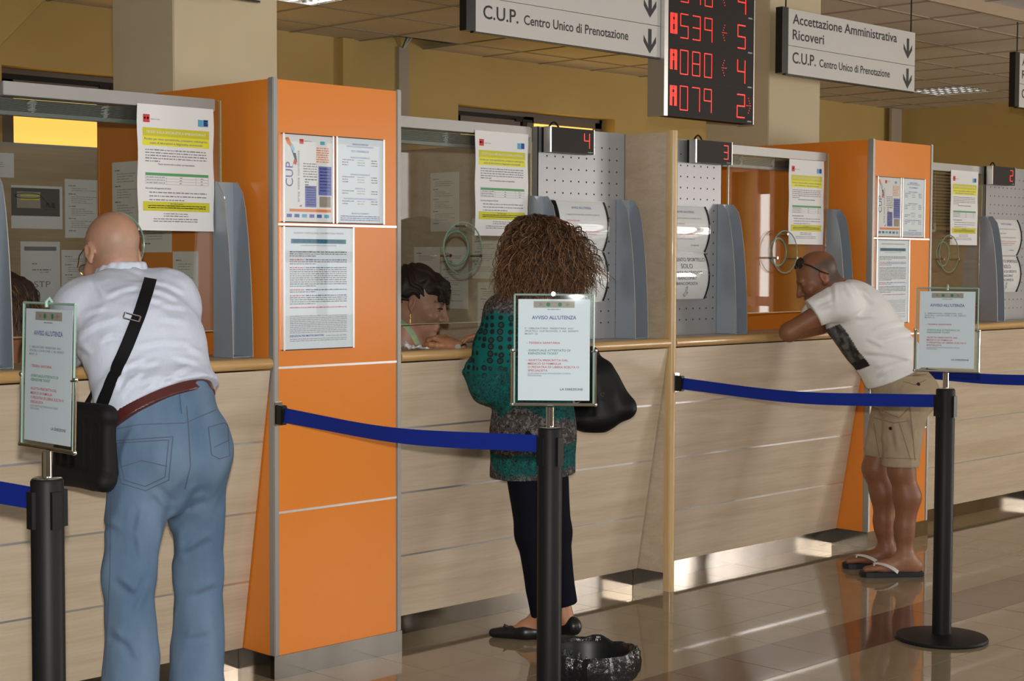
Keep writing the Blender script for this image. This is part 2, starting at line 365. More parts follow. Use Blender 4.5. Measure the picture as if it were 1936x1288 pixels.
# pillars behind the orange columns
for k, (x0, lb) in enumerate(((0.06, ''), (3.83, ''))):
    r = empty('pillar', (x0+0.24, 0.93, 0), ('square cream pillar rising behind the orange column beside the bald man', 'square cream pillar rising behind the orange column near the man in shorts')[k], 'pillar')
    MB().box(x0, x0+0.485, 0.70, 1.13, 0, 3.0).build('shaft', 'wall_cream', r, world=True, bevel=0.004)
# ================================================================== ORANGE COLUMNS
def column():
    r = empty('divider_column', (0, 0, 0))
    zs = [0.081, 0.586, 1.094, 1.594, 2.098]
    for a, b in zip(zs[:-1], zs[1:]):
        MB().box(0.0225, 0.5645, 0.002, 0.02, a+(0.004 if a > 0.1 else 0), b-0.004).build('front_panel', 'orange_laminate', r, bevel=0.001)
    for z in zs[1:-1]: MB().box(0.0225, 0.5645, 0.0, 0.018, z-0.004, z+0.004).build('metal_strip', 'alu_bright', r)
    MB().box(0, 0.022, -0.002, 0.03, 0.081, 2.1).build('corner_profile', 'aluminium', r, bevel=0.003)
    MB().box(0.565, 0.587, -0.002, 0.03, 0.081, 2.1).build('corner_profile', 'aluminium', r, bevel=0.003)
    MB().box(0.001, 0.02, 0.03, 1.138, 0.081, 2.095).build('side_panel', 'orange_laminate', r)
    MB().box(0.567, 0.586, 0.03, 1.138, 0.081, 2.095).build('side_panel', 'orange_laminate', r)
    MB().box(0.0, 0.587, 1.138, 1.15, 0.0, 2.095).build('back_panel', 'orange_laminate', r)
    MB().box(0.0, 0.587, 0.028, 1.138, 2.095, 2.1).build('top_edge', 'aluminium', r) if False else None
    MB().box(-0.002, 0.589, -0.003, 0.02, 0.0, 0.081).box(-0.002, 0.02, 0.0, 1.13, 0, 0.081).box(0.567, 0.589, 0.0, 1.13, 0, 0.081).build('skirting', 'stainless', r)
    return r
c1 = column(); tag(c1, 'tall orange column with three notice frames and a blue belt clipped to its edge', 'column', 'orange divider columns')
c2 = copy_tree(c1); c2.location = (3.762, 0, 0); tag(c2, 'tall orange column behind the man in khaki shorts', 'column', 'orange divider columns')
# ================================================================== WOODEN FIN PARTITIONS
def fin():
    r = empty('partition_panel', (0, 0, 0))
    MB().box(0.006, 0.034, 0.03, 2.70, 0.0, 2.04).build('panel', 'maple', r)
    pr = [(0.002+0.0, 0.035)]+[(0.02-0.0195*math.cos(a), 0.012-0.02*math.sin(a)) for a in np.linspace(0, math.pi, 9)]+[(0.0395, 0.035)]
    MB().prism(pr[::-1], 2, 0.0, 2.046).build('post', 'beech_upright', r, smooth=True)
    MB().box(0.002, 0.0065, 0.03, 0.215, 0, 0.081).build('skirting', 'stainless', r)
    return r
f1 = fin(); f1.location = (2.163, 0, 0); tag(f1, 'upright wooden partition with rounded post between counters 4 and 3', 'partition', 'wooden partitions')
f2 = copy_tree(f1); f2.location = (-1.599, 0, 0); tag(f2, 'upright wooden partition at the far side of the old man\'s counter', 'partition', 'wooden partitions')
f3 = copy_tree(f1); f3.location = (5.925, 0, 0); tag(f3, 'upright wooden partition past the counter with the number 2 display', 'partition', 'wooden partitions')
op = empty('office_partition', (0.4, 2.75, 0), 'brown wooden back screen with pinned sheets behind the old man\'s counter', 'partition')
MB().box(-1.9, 1.9, 2.74, 2.775, 0.0, 2.02).build('panel', 'maple_deep', op, world=True)
MB().box(-1.9, 1.9, 2.735, 2.78, 2.02, 2.035).build('top_rail', 'aluminium', op, world=True)
# ================================================================== COUNTERS
def yz(z): return 0.012+(1.09-z)*(0.185-0.012)/(1.09-0.081)
def counter(x0, x1, label):
    r = empty('service_counter', ((x0+x1)/2, 0.1, 0), label, 'counter', 'service counters along the hall'); L = (x1-x0)/2
    zs = [0.081, 0.327, 0.580, 0.834, 1.09]
    for a, b in zip(zs[:-1], zs[1:]):
        a2 = a+(0.004 if a > 0.1 else 0); b2 = b-0.004
        MB().prism([(yz(a2), a2), (yz(a2)+0.018, a2), (yz(b2)+0.018, b2), (yz(b2), b2)][::-1], 0, x0+0.001, x1-0.001).build('front_panel', 'maple', r, world=True)
    for z in zs[1:-1]:
        a2, b2 = z-0.004, z+0.004
        MB().prism([(yz(a2)+0.001, a2), (yz(a2)+0.018, a2), (yz(b2)+0.018, b2), (yz(b2)+0.001, b2)][::-1], 0, x0+0.001, x1-0.001).build('metal_strip', 'alu_bright', r, world=True)
    MB().box(x0, x1, 0.213, 0.228, 0, 0.085).build('skirting', 'stainless', r, world=True)
    edge = [(0.03, 1.09)]+[(0.022-0.022*math.sin(a)-0.004, 1.110-0.02*math.cos(a)) for a in np.linspace(0, math.pi, 9)]+[(0.03, 1.13)]
    MB().prism(edge[::-1], 0, x0, x1).build('edge_moulding', 'beech', r, smooth=True, world=True)
    MB().box(x0, x1, 0.03, 0.335, 1.095, 1.129).build('worktop', 'desk_top', r, world=True)
    MB().box(x0, x1, 0.31, 0.33, 0.0, 1.095).build('back_panel', 'maple', r, world=True)
    MB().box(x0, x1, 0.33, 0.50, 0.72, 0.75).build('inner_desk', 'desk_top', r, world=True)
counter(-1.559, -0.003, 'pale wooden service counter that the old man in jeans leans on')
counter(0.590, 2.162, 'pale wooden service counter with the curly-haired woman standing at it')
counter(2.204, 3.759, 'pale wooden service counter that the man in khaki shorts leans on')
counter(4.352, 5.924, 'pale wooden service counter under the number 2 display')
# ================================================================== GLASS SCREENS
def ring_pane(x0, x1, z0, z1, cx, cz, R, y0, y1):
    ang = sorted(set([2*math.pi*k/40 for k in range(40)]+[math.atan2(zz-cz, xx-cx) % (2*math.pi) for xx in (x0, x1) for zz in (z0, z1)]))
    n = len(ang); inn = []; out = []
    for a in ang:
        c, s_ = math.cos(a), math.sin(a); inn.append((cx+R*c, cz+R*s_))
        t = min([q for q in ((x1-cx)/c if c > 1e-9 else 1e9, (x0-cx)/c if c < -1e-9 else 1e9, (z1-cz)/s_ if s_ > 1e-9 else 1e9, (z0-cz)/s_ if s_ < -1e-9 else 1e9)])
        out.append((cx+t*c, cz+t*s_))
    vs = [(p[0], y, p[1]) for y in (y0, y1) for p in inn+out]; fs = []
    for k in range(n):
        j = (k+1) % n
        fs += [(k, j, n+j, n+k), (2*n+k, 3*n+k, 3*n+j, 2*n+j), (k, 2*n+k, 2*n+j, j), (n+k, n+j, 3*n+j, 3*n+k)]
    return MB().add(vs, fs)
def glass_screen(x0, x1, r0, r1, cx, label):
    r = empty('glass_screen', ((x0+x1)/2, 0.204, 1.13), label, 'glass screen', 'counter glass screens'); cz = 1.52
    ring_pane(x0, x1, 1.222, 2.025, cx, cz, 0.068, 0.200, 0.208).build('pane', 'screen_glass', r, world=True)
    e = MB().box(x0-0.001, x0+0.003, 0.199, 0.209, 1.222, 2.025).box(x1-0.003, x1+0.001, 0.199, 0.209, 1.222, 2.025).box(x0, x1, 0.199, 0.209, 1.2195, 1.2225)
    e.build('polished_edge', mat('glass_rim', (0.42, 0.40, 0.24), rough=0.12), r, world=True)
    MB().box(r0, r1, 0.188, 0.222, 1.985, 2.028).build('top_rail', 'aluminium', r, world=True, bevel=0.002)
    a = np.linspace(0, 2*math.pi, 48, endpoint=False)
    MB().tube([(cx+0.068*math.cos(t), 0.204, cz+0.068*math.sin(t)) for t in a], 0.0045, 6, closed=True).build('hole_rim', 'glass_edge', r, world=True, smooth=True)
    d = MB()
    vs = [(cx, y, cz) for y in (0.160, 0.166)]
    for y in (0.160, 0.166): vs += [(cx+0.104*math.cos(t), y, cz+0.104*math.sin(t)) for t in a]
    fs = []
    for k in range(48):
        j = (k+1) % 48; fs += [(0, 2+k, 2+j), (1, 50+j, 50+k), (2+k, 50+k, 50+j, 2+j)]
    dd = d.add(vs, fs).build('speech_disc', 'acrylic', r, world=True)
    MB().tube([(cx+0.104*math.cos(t), 0.163, cz+0.104*math.sin(t)) for t in a], 0.0028, 6, closed=True).build('disc_rim', 'glass_edge', dd, smooth=True).location = (0, 0, 0)
    dd.children[0].data.transform(Matrix.Translation(-Vector(r.location)))
    for t in (math.pi/2, math.pi+0.35, -0.35):
        px, pz = cx+0.088*math.cos(t), cz+0.088*math.sin(t)
        MB().tube([(px, 0.145, pz), (px, 0.150, pz), (px, 0.150, pz), (px, 0.204, pz)], [0.007, 0.007, 0.0045, 0.0045], 10).build('spacer_pin', 'chrome', r, world=True, smooth=True)
glass_screen(-0.925, -0.075, -0.90, -0.106, -0.515, 'clear glass screen with a speaking disc before the bald old man')
glass_screen(0.592, 1.480, 0.592, 1.465, 1.055, 'clear glass screen with a speaking disc in front of the dark-haired clerk')
glass_screen(2.828, 3.665, 2.828, 3.625, 3.240, 'clear glass screen with a speaking disc before the man in sunglasses')
glass_screen(4.354, 5.242, 4.354, 5.227, 4.815, 'clear glass screen next to the perforated panel with the number 2')
# ================================================================== VENETIAN BLINDS
def blind(x0, x1, low, label):
    r = empty('venetian_blind', ((x0+x1)/2, 0.262, 1.9), label, 'blind', 'blinds behind the glass screens')
    MB().box(x0, x1, 0.245, 0.28, 1.986, 2.004).build('head_rail', 'blind_grey', r, world=True)
    n = 11; m = MB()
    if low is None: zs = [1.944+0.0036*k for k in range(n)]; zb = 1.940
    else: zs = list(np.arange(low+0.02, 1.965, 0.018)); zb = low
    for z in zs:
        if low is None: m.box(x0, x1, 0.248, 0.276, z, z+0.0016)
        else: m.add([(x0, 0.248, z), (x1, 0.248, z), (x1, 0.276, z+0.012), (x0, 0.276, z+0.012)], [(0, 1, 2, 3)])
    tag(m.build('slat_stack' if low is None else 'slats', 'blind_grey', r, world=True), kind='stuff')
    MB().box(x0, x1, 0.247, 0.277, zb-0.012, zb+0.002).build('bottom_rail', 'blind_grey', r, world=True, bevel=0.002)
    for fx in (0.18, 0.5, 0.82):
        x = x0+(x1-x0)*fx; c = MB(); rr = random.Random(int(x*100))
        for q in range(9):
            z = zb+0.0045*q; c.tube([(x+rr.uniform(-.018, .0), 0.246, z), (x+0.006, 0.240, z+0.004), (x+rr.uniform(0, .018), 0.246, z+0.007)], 0.0012, 4)
        c.tube([(x, 0.2455, zb), (x, 0.2455, 1.97)], 0.0012, 4)
        c.build('ladder_cord', 'cord', r, world=True)
blind(-0.92, -0.09, None, 'raised venetian blind behind the old man\'s glass screen')
blind(0.60, 1.47, None, 'raised venetian blind above the dark-haired clerk')
blind(2.84, 3.65, None, 'raised venetian blind behind the glass in front of the man in sunglasses')
blind(4.36, 5.23, 1.655, 'half lowered venetian blind behind the glass beside the number 2 display')
# ================================================================== PERFORATED STEEL PANELS
def steel_panel(x0, x1, label):
    r = empty('perforated_panel', ((x0+x1)/2, 0.20, 1.13), label, 'metal panel', 'perforated steel panels')
    MB().box(x0, x1, 0.200, 0.203, 1.13, 2.035).box(x0, x0+0.003, 0.2, 0.23, 1.13, 2.035).box(x1-0.003, x1, 0.2, 0.23, 1.13, 2.035).build('sheet', 'steel_grey', r, world=True)
    m = MB()
    for i in range(10):
        for j in range(17):
            cx, cz = x0+0.055+0.0495*i, 1.20+0.051*j
            if cx > x1-0.02 or cz > 2.0: continue
            m.add([(cx+0.0042*math.cos(a), 0.1994, cz+0.0042*math.sin(a)) for a in np.linspace(0, 2*math.pi, 8, endpoint=False)], [tuple(range(8))])
    tag(m.build('perforation', 'hole_dark', r, world=True), kind='stuff')
steel_panel(1.521, 2.077, 'grey perforated steel panel beside the curly-haired woman, on the sunlit counter')
steel_panel(2.215, 2.774, 'grey perforated steel panel partly hidden by the rounded wooden partition post')
steel_panel(5.283, 5.839, 'grey perforated steel panel on the farthest counter past the second orange column')
# ================================================================== U-SHAPED METAL UPRIGHTS
def upright():
    r = empty('metal_upright', (0, 0, 0)); H, w, t = 0.612, 0.087, 0.003
    zs = np.linspace(0, H, 17); dep = [0.025+0.09*math.sqrt(max(0.0, 1-(z/H)**1.7))**0.9 if z < H else 0.025 for z in zs]
    def cheek(x):
        n = len(zs); vs = []
        for xx in (x, x+t):
            vs += [(xx, 0, z) for z in zs]+[(xx, -d, z) for z, d in zip(zs, dep)]
        fs = []
        for k in range(n-1):
            fs += [(k, k+1, n+k+1, n+k), (2*n+k, 3*n+k, 3*n+k+1, 2*n+k+1), (n+k, n+k+1, 3*n+k+1, 3*n+k)]
        fs += [(n-1, 3*n-1, 4*n-1, 2*n-1), (0, n, 3*n, 2*n)]
        return MB().add(vs, fs)
    cheek(0).build('cheek', 'steel_blue', r); cheek(w-t).build('cheek', 'steel_blue', r)
    MB().box(t, w-t, -0.004, -0.001, 0, H).build('back_plate', 'steel_blue', r)
    MB().box(t, w-t, -0.10, -0.004, 0.0, 0.003).build('foot_plate', 'steel_blue', r)
    for x in (-0.001, w+0.0005):
        b = MB()
        for y0, y1, z0, z1 in [(-d1, -d0, z, z2) for z, z2, d0, d1 in zip(zs[:-1], zs[1:], dep[:-1], dep[1:])]: pass
    MB().tube([(w*0.5, -0.004, H-0.055), (w*0.5, -0.007, H-0.055)], 0.005, 10).build('screw', 'chrome', r)
    ed = MB()
    for x in (t/2, w-t/2): ed.tube([(x, -d, z) for z, d in zip(zs, dep)], 0.0022, 5)
    ed.build('edge_trim', 'aluminium', r, smooth=True)
    return r
UPS = [(-0.112, 'curved grey metal upright between the old man\'s glass and the orange column'), (-1.018, 'curved grey metal upright beside the old man\'s glass, away from the orange column'),
       (1.466, 'curved grey metal upright half hidden behind the woman\'s curly hair'), (2.018, 'curved grey metal upright against the wooden partition below the number 4'),
       (2.744, 'curved grey metal upright under the number 3 display'), (3.650, 'curved grey metal upright behind the head of the man with sunglasses'),
       (5.228, 'curved grey metal upright to the side of the counter 2 glass')]
u0 = upright()
for k, (x, lb) in enumerate(UPS):
    o = u0 if k == 0 else copy_tree(u0)
    o.location = (x, 0.198, 1.130); tag(o, lb, 'metal upright', 'curved metal uprights on the counters')
# ================================================================== COUNTER NUMBER DISPLAYS (dotted red digits)
SEG = {'0': 'abcdef', '1': 'bc', '2': 'abged', '3': 'abgcd', '4': 'fgbc', '5': 'afgcd', '6': 'afgedc', '7': 'abc', '8': 'abcdefg', '9': 'abgfc', 'A': 'abcefg', 'B': 'abcdefg'}
def led_char(mb, ch, x, z, w, h, y, dots=7, size=0.0038, fat=1):
    P = {'a': ((0, h), (w, h)), 'b': ((w, h), (w, h/2)), 'c': ((w, h/2), (w, 0)), 'd': ((0, 0), (w, 0)), 'e': ((0, 0), (0, h/2)), 'f': ((0, h/2), (0, h)), 'g': ((0, h/2), (w, h/2))}
    for s in SEG[ch]:
        (x0, z0), (x1, z1) = P[s]; n = dots if s in 'bcef' else max(3, int(dots*0.75))
        for k in range(n):
            for q in range(fat):
                t = (k+0.5)/n if s in 'bcef' else (k+0.25)/(n-0.5)
                ox = q*size*1.35*(1 if x0 == 0 and x1 == 0 else (-1 if x0 == x1 else 0)); oz = q*size*1.35*(-1 if z0 == z1 and z0 > h*0.6 else (1 if z0 == z1 else 0))
                cx, cz = x+x0+(x1-x0)*t+ox, z+z0+(z1-z0)*t+oz
                mb.add([(cx-size/2, y, cz-size/2), (cx+size/2, y, cz-size/2), (cx+size/2, y, cz+size/2), (cx-size/2, y, cz+size/2)], [(0, 1, 2, 3)])
def led_arrow(mb, x, z, s, y, d):
    for k in range(-3, 4):
        cx, cz = x+d*(0.012-abs(k)*0.006), z+k*0.0125
        mb.add([(cx-s, y, cz-s), (cx+s, y, cz-s), (cx+s, y, cz+s), (cx-s, y, cz+s)], [(0, 1, 2, 3)])
    for k in range(1, 4):
        cx = x+d*(0.012-k*0.011); mb.add([(cx-s, y, z-s), (cx+s, y, z-s), (cx+s, y, z+s), (cx-s, y, z+s)], [(0, 1, 2, 3)])
def display(x0, digit, label):
    r = empty('number_display', (x0+0.137, 0.15, 1.93), label, 'number display', 'red number displays over the counters')
    MB().box(x0+0.008, x0+0.272, 0.132, 0.186, 1.926, 2.031).build('housing', 'black_plastic', r, world=True)
    MB().box(x0+0.008, x0+0.272, 0.1295, 0.132, 1.928, 2.029).build('face', 'led_face', r, world=True)
    MB().box(x0-0.001, x0+0.008, 0.128, 0.165, 1.925, 2.032).build('side_cap', 'alu_bright', r, world=True)
    MB().box(x0+0.272, x0+0.275, 0.128, 0.165, 1.925, 2.032).build('side_cap', 'alu_bright', r, world=True)
    d = MB(); led_char(d, digit, x0+0.212, 1.951, 0.032, 0.062, 0.1288, 9, 0.0042); tag(d.build('digit', 'led_red', r, world=True), kind='stuff')
    MB().tube([(x0+0.02+0.06*t, 0.155, 2.031+0.022*math.sin(math.pi*t)) for t in np.linspace(0, 1, 9)], 0.004, 6).build('cable', 'black_plastic', r, world=True, smooth=True)
    p = MB(); put_words(p, XF(x0+0.235, 0.1294, 1.932), random.Random(1), 0, 0.03, 0, 0.004, 0.01); p.build('maker_mark', 'ink_soft', r, world=True)
display(1.520, '4', 'black box display showing a red dotted four')
display(2.487, '3', 'black box display showing a red dotted three')
display(5.225, '2', 'black box display showing a red dotted two')
# ================================================================== PRINTED SHEETS
def printed(root, fr, w, h, layers):
    """layers: list of (material, function(mb, frame))"""
    pm = MB(); sheet(pm, fr, w, h)
    return pm
def build_print(root, fr, layers, name='print'):
    for m, fn in layers:
        mb = MB(); fn(mb)
        if mb.v: tag(mb.build(name, m, root, world=True), kind='stuff')
RNG = random.Random(11)
def notice_A3(x0, z1, y, label):
    w, h = 0.304, 0.424; z0 = z1-h
    r = empty('wall_notice', (x0+w/2, y, z0), label, 'paper notice', 'white notices taped to the glass')
    fr = XF(x0, y, z0)
    nx, nz = 6, 14; vs = []; rr = random.Random(int(x0*100))
    for j in range(nz+1):
        for i in range(nx+1):
            wob = -0.004*math.sin(3.0*i/nx+j*0.3+x0)*(0.2+abs(j/nz-0.6)); vs.append((x0+w*i/nx+0.002*math.sin(j*0.9+x0*7)*(i/nx-0.5)*2, y+wob*0.0, z0+h*j/nz))
    fs = [(j*(nx+1)+i, j*(nx+1)+i+1, (j+1)*(nx+1)+i+1, (j+1)*(nx+1)+i) for j in range(nz) for i in range(nx)]
    MB().add(vs, fs).build('sheet', 'paper', r, world=True)
    def q(fn): return lambda mb: fn(mb)
    W_ = w
    build_print(r, fr, [
        ('print_red', lambda m: put_rect(m, fr, 0.022, 0.048, 0.363, 0.390)),
        ('print_cyan', lambda m: put_rect(m, fr, 0.240, 0.261, 0.360, 0.384)),
        ('print_blue', lambda m: put_rect(m, fr, 0.262, 0.282, 0.361, 0.385)),
        ('print_olive', lambda m: put_rect(m, fr, 0.020, 0.286, 0.318, 0.346)),
        ('print_yellow', lambda m: (put_rect(m, fr, 0.020, 0.286, 0.286, 0.318))),
        ('print_olive', lambda m: put_rect(m, fr, 0.020, 0.286, 0.066, 0.098)),
        ('print_green', lambda m: put_rect(m, fr, 0.030, 0.282, 0.186, 0.195)),
    ])
    build_print(r, fr, [
        ('paper', lambda m: (put_text(m, fr, 'TICKET SULLA SPECIALISTICA AMBULATORIALE', 0.153, 0.328, 0.0085, 0.238, 0.0, 'c'),
                             put_words(m, fr, RNG, 0.026, 0.044, 0.374, 0.008, 0.006), put_words(m, fr, RNG, 0.264, 0.280, 0.366, 0.003, 0.02), put_words(m, fr, RNG, 0.264, 0.280, 0.372, 0.003, 0.02), put_words(m, fr, RNG, 0.264, 0.280, 0.378, 0.003, 0.02))),
        ('ink_blue', lambda m: (put_text(m, fr, 'Ricette per visite specialistiche, prestazioni radiologiche,', 0.153, 0.305, 0.007, 0.252, 0.01, 'c'),
                                put_text(m, fr, 'esami di laboratorio e diagnostica strumentale', 0.153, 0.292, 0.007, 0.21, 0.01, 'c'))),
        ('ink', lambda m: (put_text(m, fr, 'Regione Toscana', 0.052, 0.373, 0.0045, 0.036), put_text(m, fr, 'Fasce economiche e ticket corrispondente', 0.153, 0.222, 0.006, 0.145, 0.01, 'c'),
                           put_text(m, fr, 'Sono esclusi dal pagamento del ticket', 0.030, 0.140, 0.006, 0.100, 0.01), put_text(m, fr, 'Per informazioni', 0.153, 0.089, 0.005, 0.05, 0.01, 'c'))),
        ('ink_grey', lambda m: ([put_words(m, fr, RNG, 0.030, 0.276, 0.270-0.0095*k, 0.004, 0.012, 1.0 if k < 4 else 0.25) for k in range(5)],
                                [put_words(m, fr, RNG, 0.044, 0.275, 0.127-0.0125*k, 0.004, 0.012, (1, 1, 0.6)[k]) for k in range(3)],
                                [put_words(m, fr, RNG, 0.10, 0.20, 0.056-0.008*k, 0.0035, 0.012) for k in range(2)], [put_words(m, fr, RNG, 0.06, 0.24, 0.038-0.008*k, 0.0035, 0.012) for k in range(2)],
                                [put_words(m, fr, RNG, 0.04, 0.27, 0.083-0.007*k, 0.003, 0.012) for k in range(2)],
                                [put_rect(m, fr, 0.030, 0.282, 0.1855-0.0095*k, 0.1863-0.0095*k) for k in range(4)], [put_rect(m, fr, a, a+0.0008, 0.157, 0.186) for a in (0.03, 0.112, 0.23, 0.2812)],
                                [put_words(m, fr, RNG, 0.034, 0.106, 0.179-0.0095*k, 0.003, 0.012) for k in range(3)], [put_words(m, fr, RNG, 0.165, 0.176, 0.179-0.0095*k, 0.003, 0.012) for k in range(3)], [put_words(m, fr, RNG, 0.25, 0.262, 0.179-0.0095*k, 0.003, 0.012) for k in range(3)])),
    ])
YN = 0.1855
notice_A3(-0.420, 1.992, YN, 'white ticket notice with yellow bands above the bald old man\'s head')
notice_A3(1.143, 1.996, YN, 'white ticket notice with yellow bands hanging beside the number 4 display')
notice_A3(3.300, 1.983, YN, 'white ticket notice with yellow bands above the man with sunglasses')
notice_A3(4.862, 1.995, YN, 'white ticket notice with yellow bands beside the number 2 display')
# ---- holders with curved sheets on the steel panels
def curved_holder(x0, z0, kind, label):
    w, h, bulge = 0.305, 0.213, 0.030
    r = empty('paper_holder', (x0+w/2, 0.19, z0), label, 'paper holder', 'curved paper holders on the steel panels')
    zz = np.linspace(0, h, 11); Y = lambda z: 0.190-0.005-bulge*(1-(2*z/h-1)**2)
    MB().add([(x0+a, Y(z), z0+z) for z in zz for a in (0, w)], [(2*k, 2*k+1, 2*k+3, 2*k+2) for k in range(10)]).build('sheet', 'paper', r, world=True, smooth=True)
    MB().add([(x0+a, Y(z)-0.004, z0+z) for z in zz for a in (0, w)], [(2*k, 2*k+1, 2*k+3, 2*k+2) for k in range(10)]).build('cover', 'acrylic', r, world=True, smooth=True)
    for a in (-0.006, w):
        MB().prism([(0.198, z0), (0.198, z0+h)]+[(Y(z)-0.006, z0+z) for z in zz[::-1]], 0, x0+a, x0+a+0.006).build('end_cap', 'black_gloss', r, world=True)
    for zr in (z0-0.003, z0+h-0.001): MB().box(x0-0.006, x0+w+0.006, 0.182, 0.198, zr, zr+0.004).build('rail', 'aluminium', r, world=True)
    class F: pass
    def T(mb, s, x, z, cap, width, bold=0.0):
        v, f = text_mesh(s, bold); k = cap/CAPH; kx = width/(v[:, 0].max()-v[:, 0].min())
        u = (v[:, 0]-v[:, 0].min())*kx-width/2; t = z+v[:, 1]*k
        mb.add([(x0+x+a, Y(b)-0.0008, z0+b) for a, b in zip(u, t)], f)
    mb = {k: MB() for k in ('ink', 'ink_blue', 'ink_red', 'ink_green', 'ink_grey')}
    if kind == 'pay':
        for s, z, c, wd in (('PAGAMENTO SPORTELLO', 0.175, 0.017, 0.288), ('SOLO', 0.143, 0.021, 0.085), ('CARTA DI CREDITO', 0.116, 0.015, 0.215), ('BANCOMAT', 0.091, 0.014, 0.135), ('BANCOPOSTA', 0.066, 0.014, 0.155)): T(mb['ink'], s, w/2, z, c, wd, 0.0)
        ar = [(0.150, 0.056), (0.160, 0.058), (0.163, 0.030), (0.172, 0.031), (0.159, 0.012), (0.143, 0.022), (0.152, 0.027)]
        n = len(ar)
        for i in range(n):
            a, b = np.array(ar[i]), np.array(ar[(i+1) % n]); d = (b-a)/np.linalg.norm(b-a)*0.0012; nn = np.array([-d[1], d[0]])
            mb['ink'].add([(x0+p[0], Y(p[1])-0.0008, z0+p[1]) for p in (a-nn, b-nn, b+nn, a+nn)], [(0, 1, 2, 3)])
    else:
        T(mb['ink_blue'], "AVVISO ALL'UTENZA", w/2, 0.180, 0.010, 0.125)
        T(mb['ink_grey'], "E' OBBLIGATORIO PRESENTARSI AGLI SPORTELLI MUNITI DI", w/2, 0.152, 0.006, 0.21)
        T(mb['ink_red'], '- TESSERA SANITARIA', 0.085, 0.126, 0.0065, 0.088); T(mb['ink_green'], '- EVENTUALE ATTESTATO DI ESENZIONE TICKET', 0.14, 0.102, 0.0065, 0.2)
        T(mb['ink_red'], '- RICETTA PRESCRITTA DAL MEDICO DI FAMIGLIA', 0.145, 0.080, 0.0065, 0.21); T(mb['ink_red'], 'O PEDIATRA DI LIBERA SCELTA O SPECIALISTA', 0.14, 0.068, 0.0065, 0.2)
        T(mb['ink_grey'], '(CON EVENTUALE APPOSIZIONE CODICE ESENZIONE)', 0.125, 0.058, 0.0045, 0.17); T(mb['ink'], 'LA DIREZIONE', 0.22, 0.028, 0.0065, 0.06)
    for k in mb:
        if mb[k].v: tag(mb[k].build('lettering', k, r, world=True), kind='stuff')
for x0, nm in ((1.607, 'beside the curly-haired woman'), (2.318, 'half behind the wooden partition post'), (5.325, 'on the farthest counter')):
    curved_holder(x0, 1.514, 'avviso', 'curved holder with the users\' notice, the upper one %s' % nm)
    curved_holder(x0, 1.296, 'pay', 'curved holder with the card payment notice, the lower one %s' % nm)
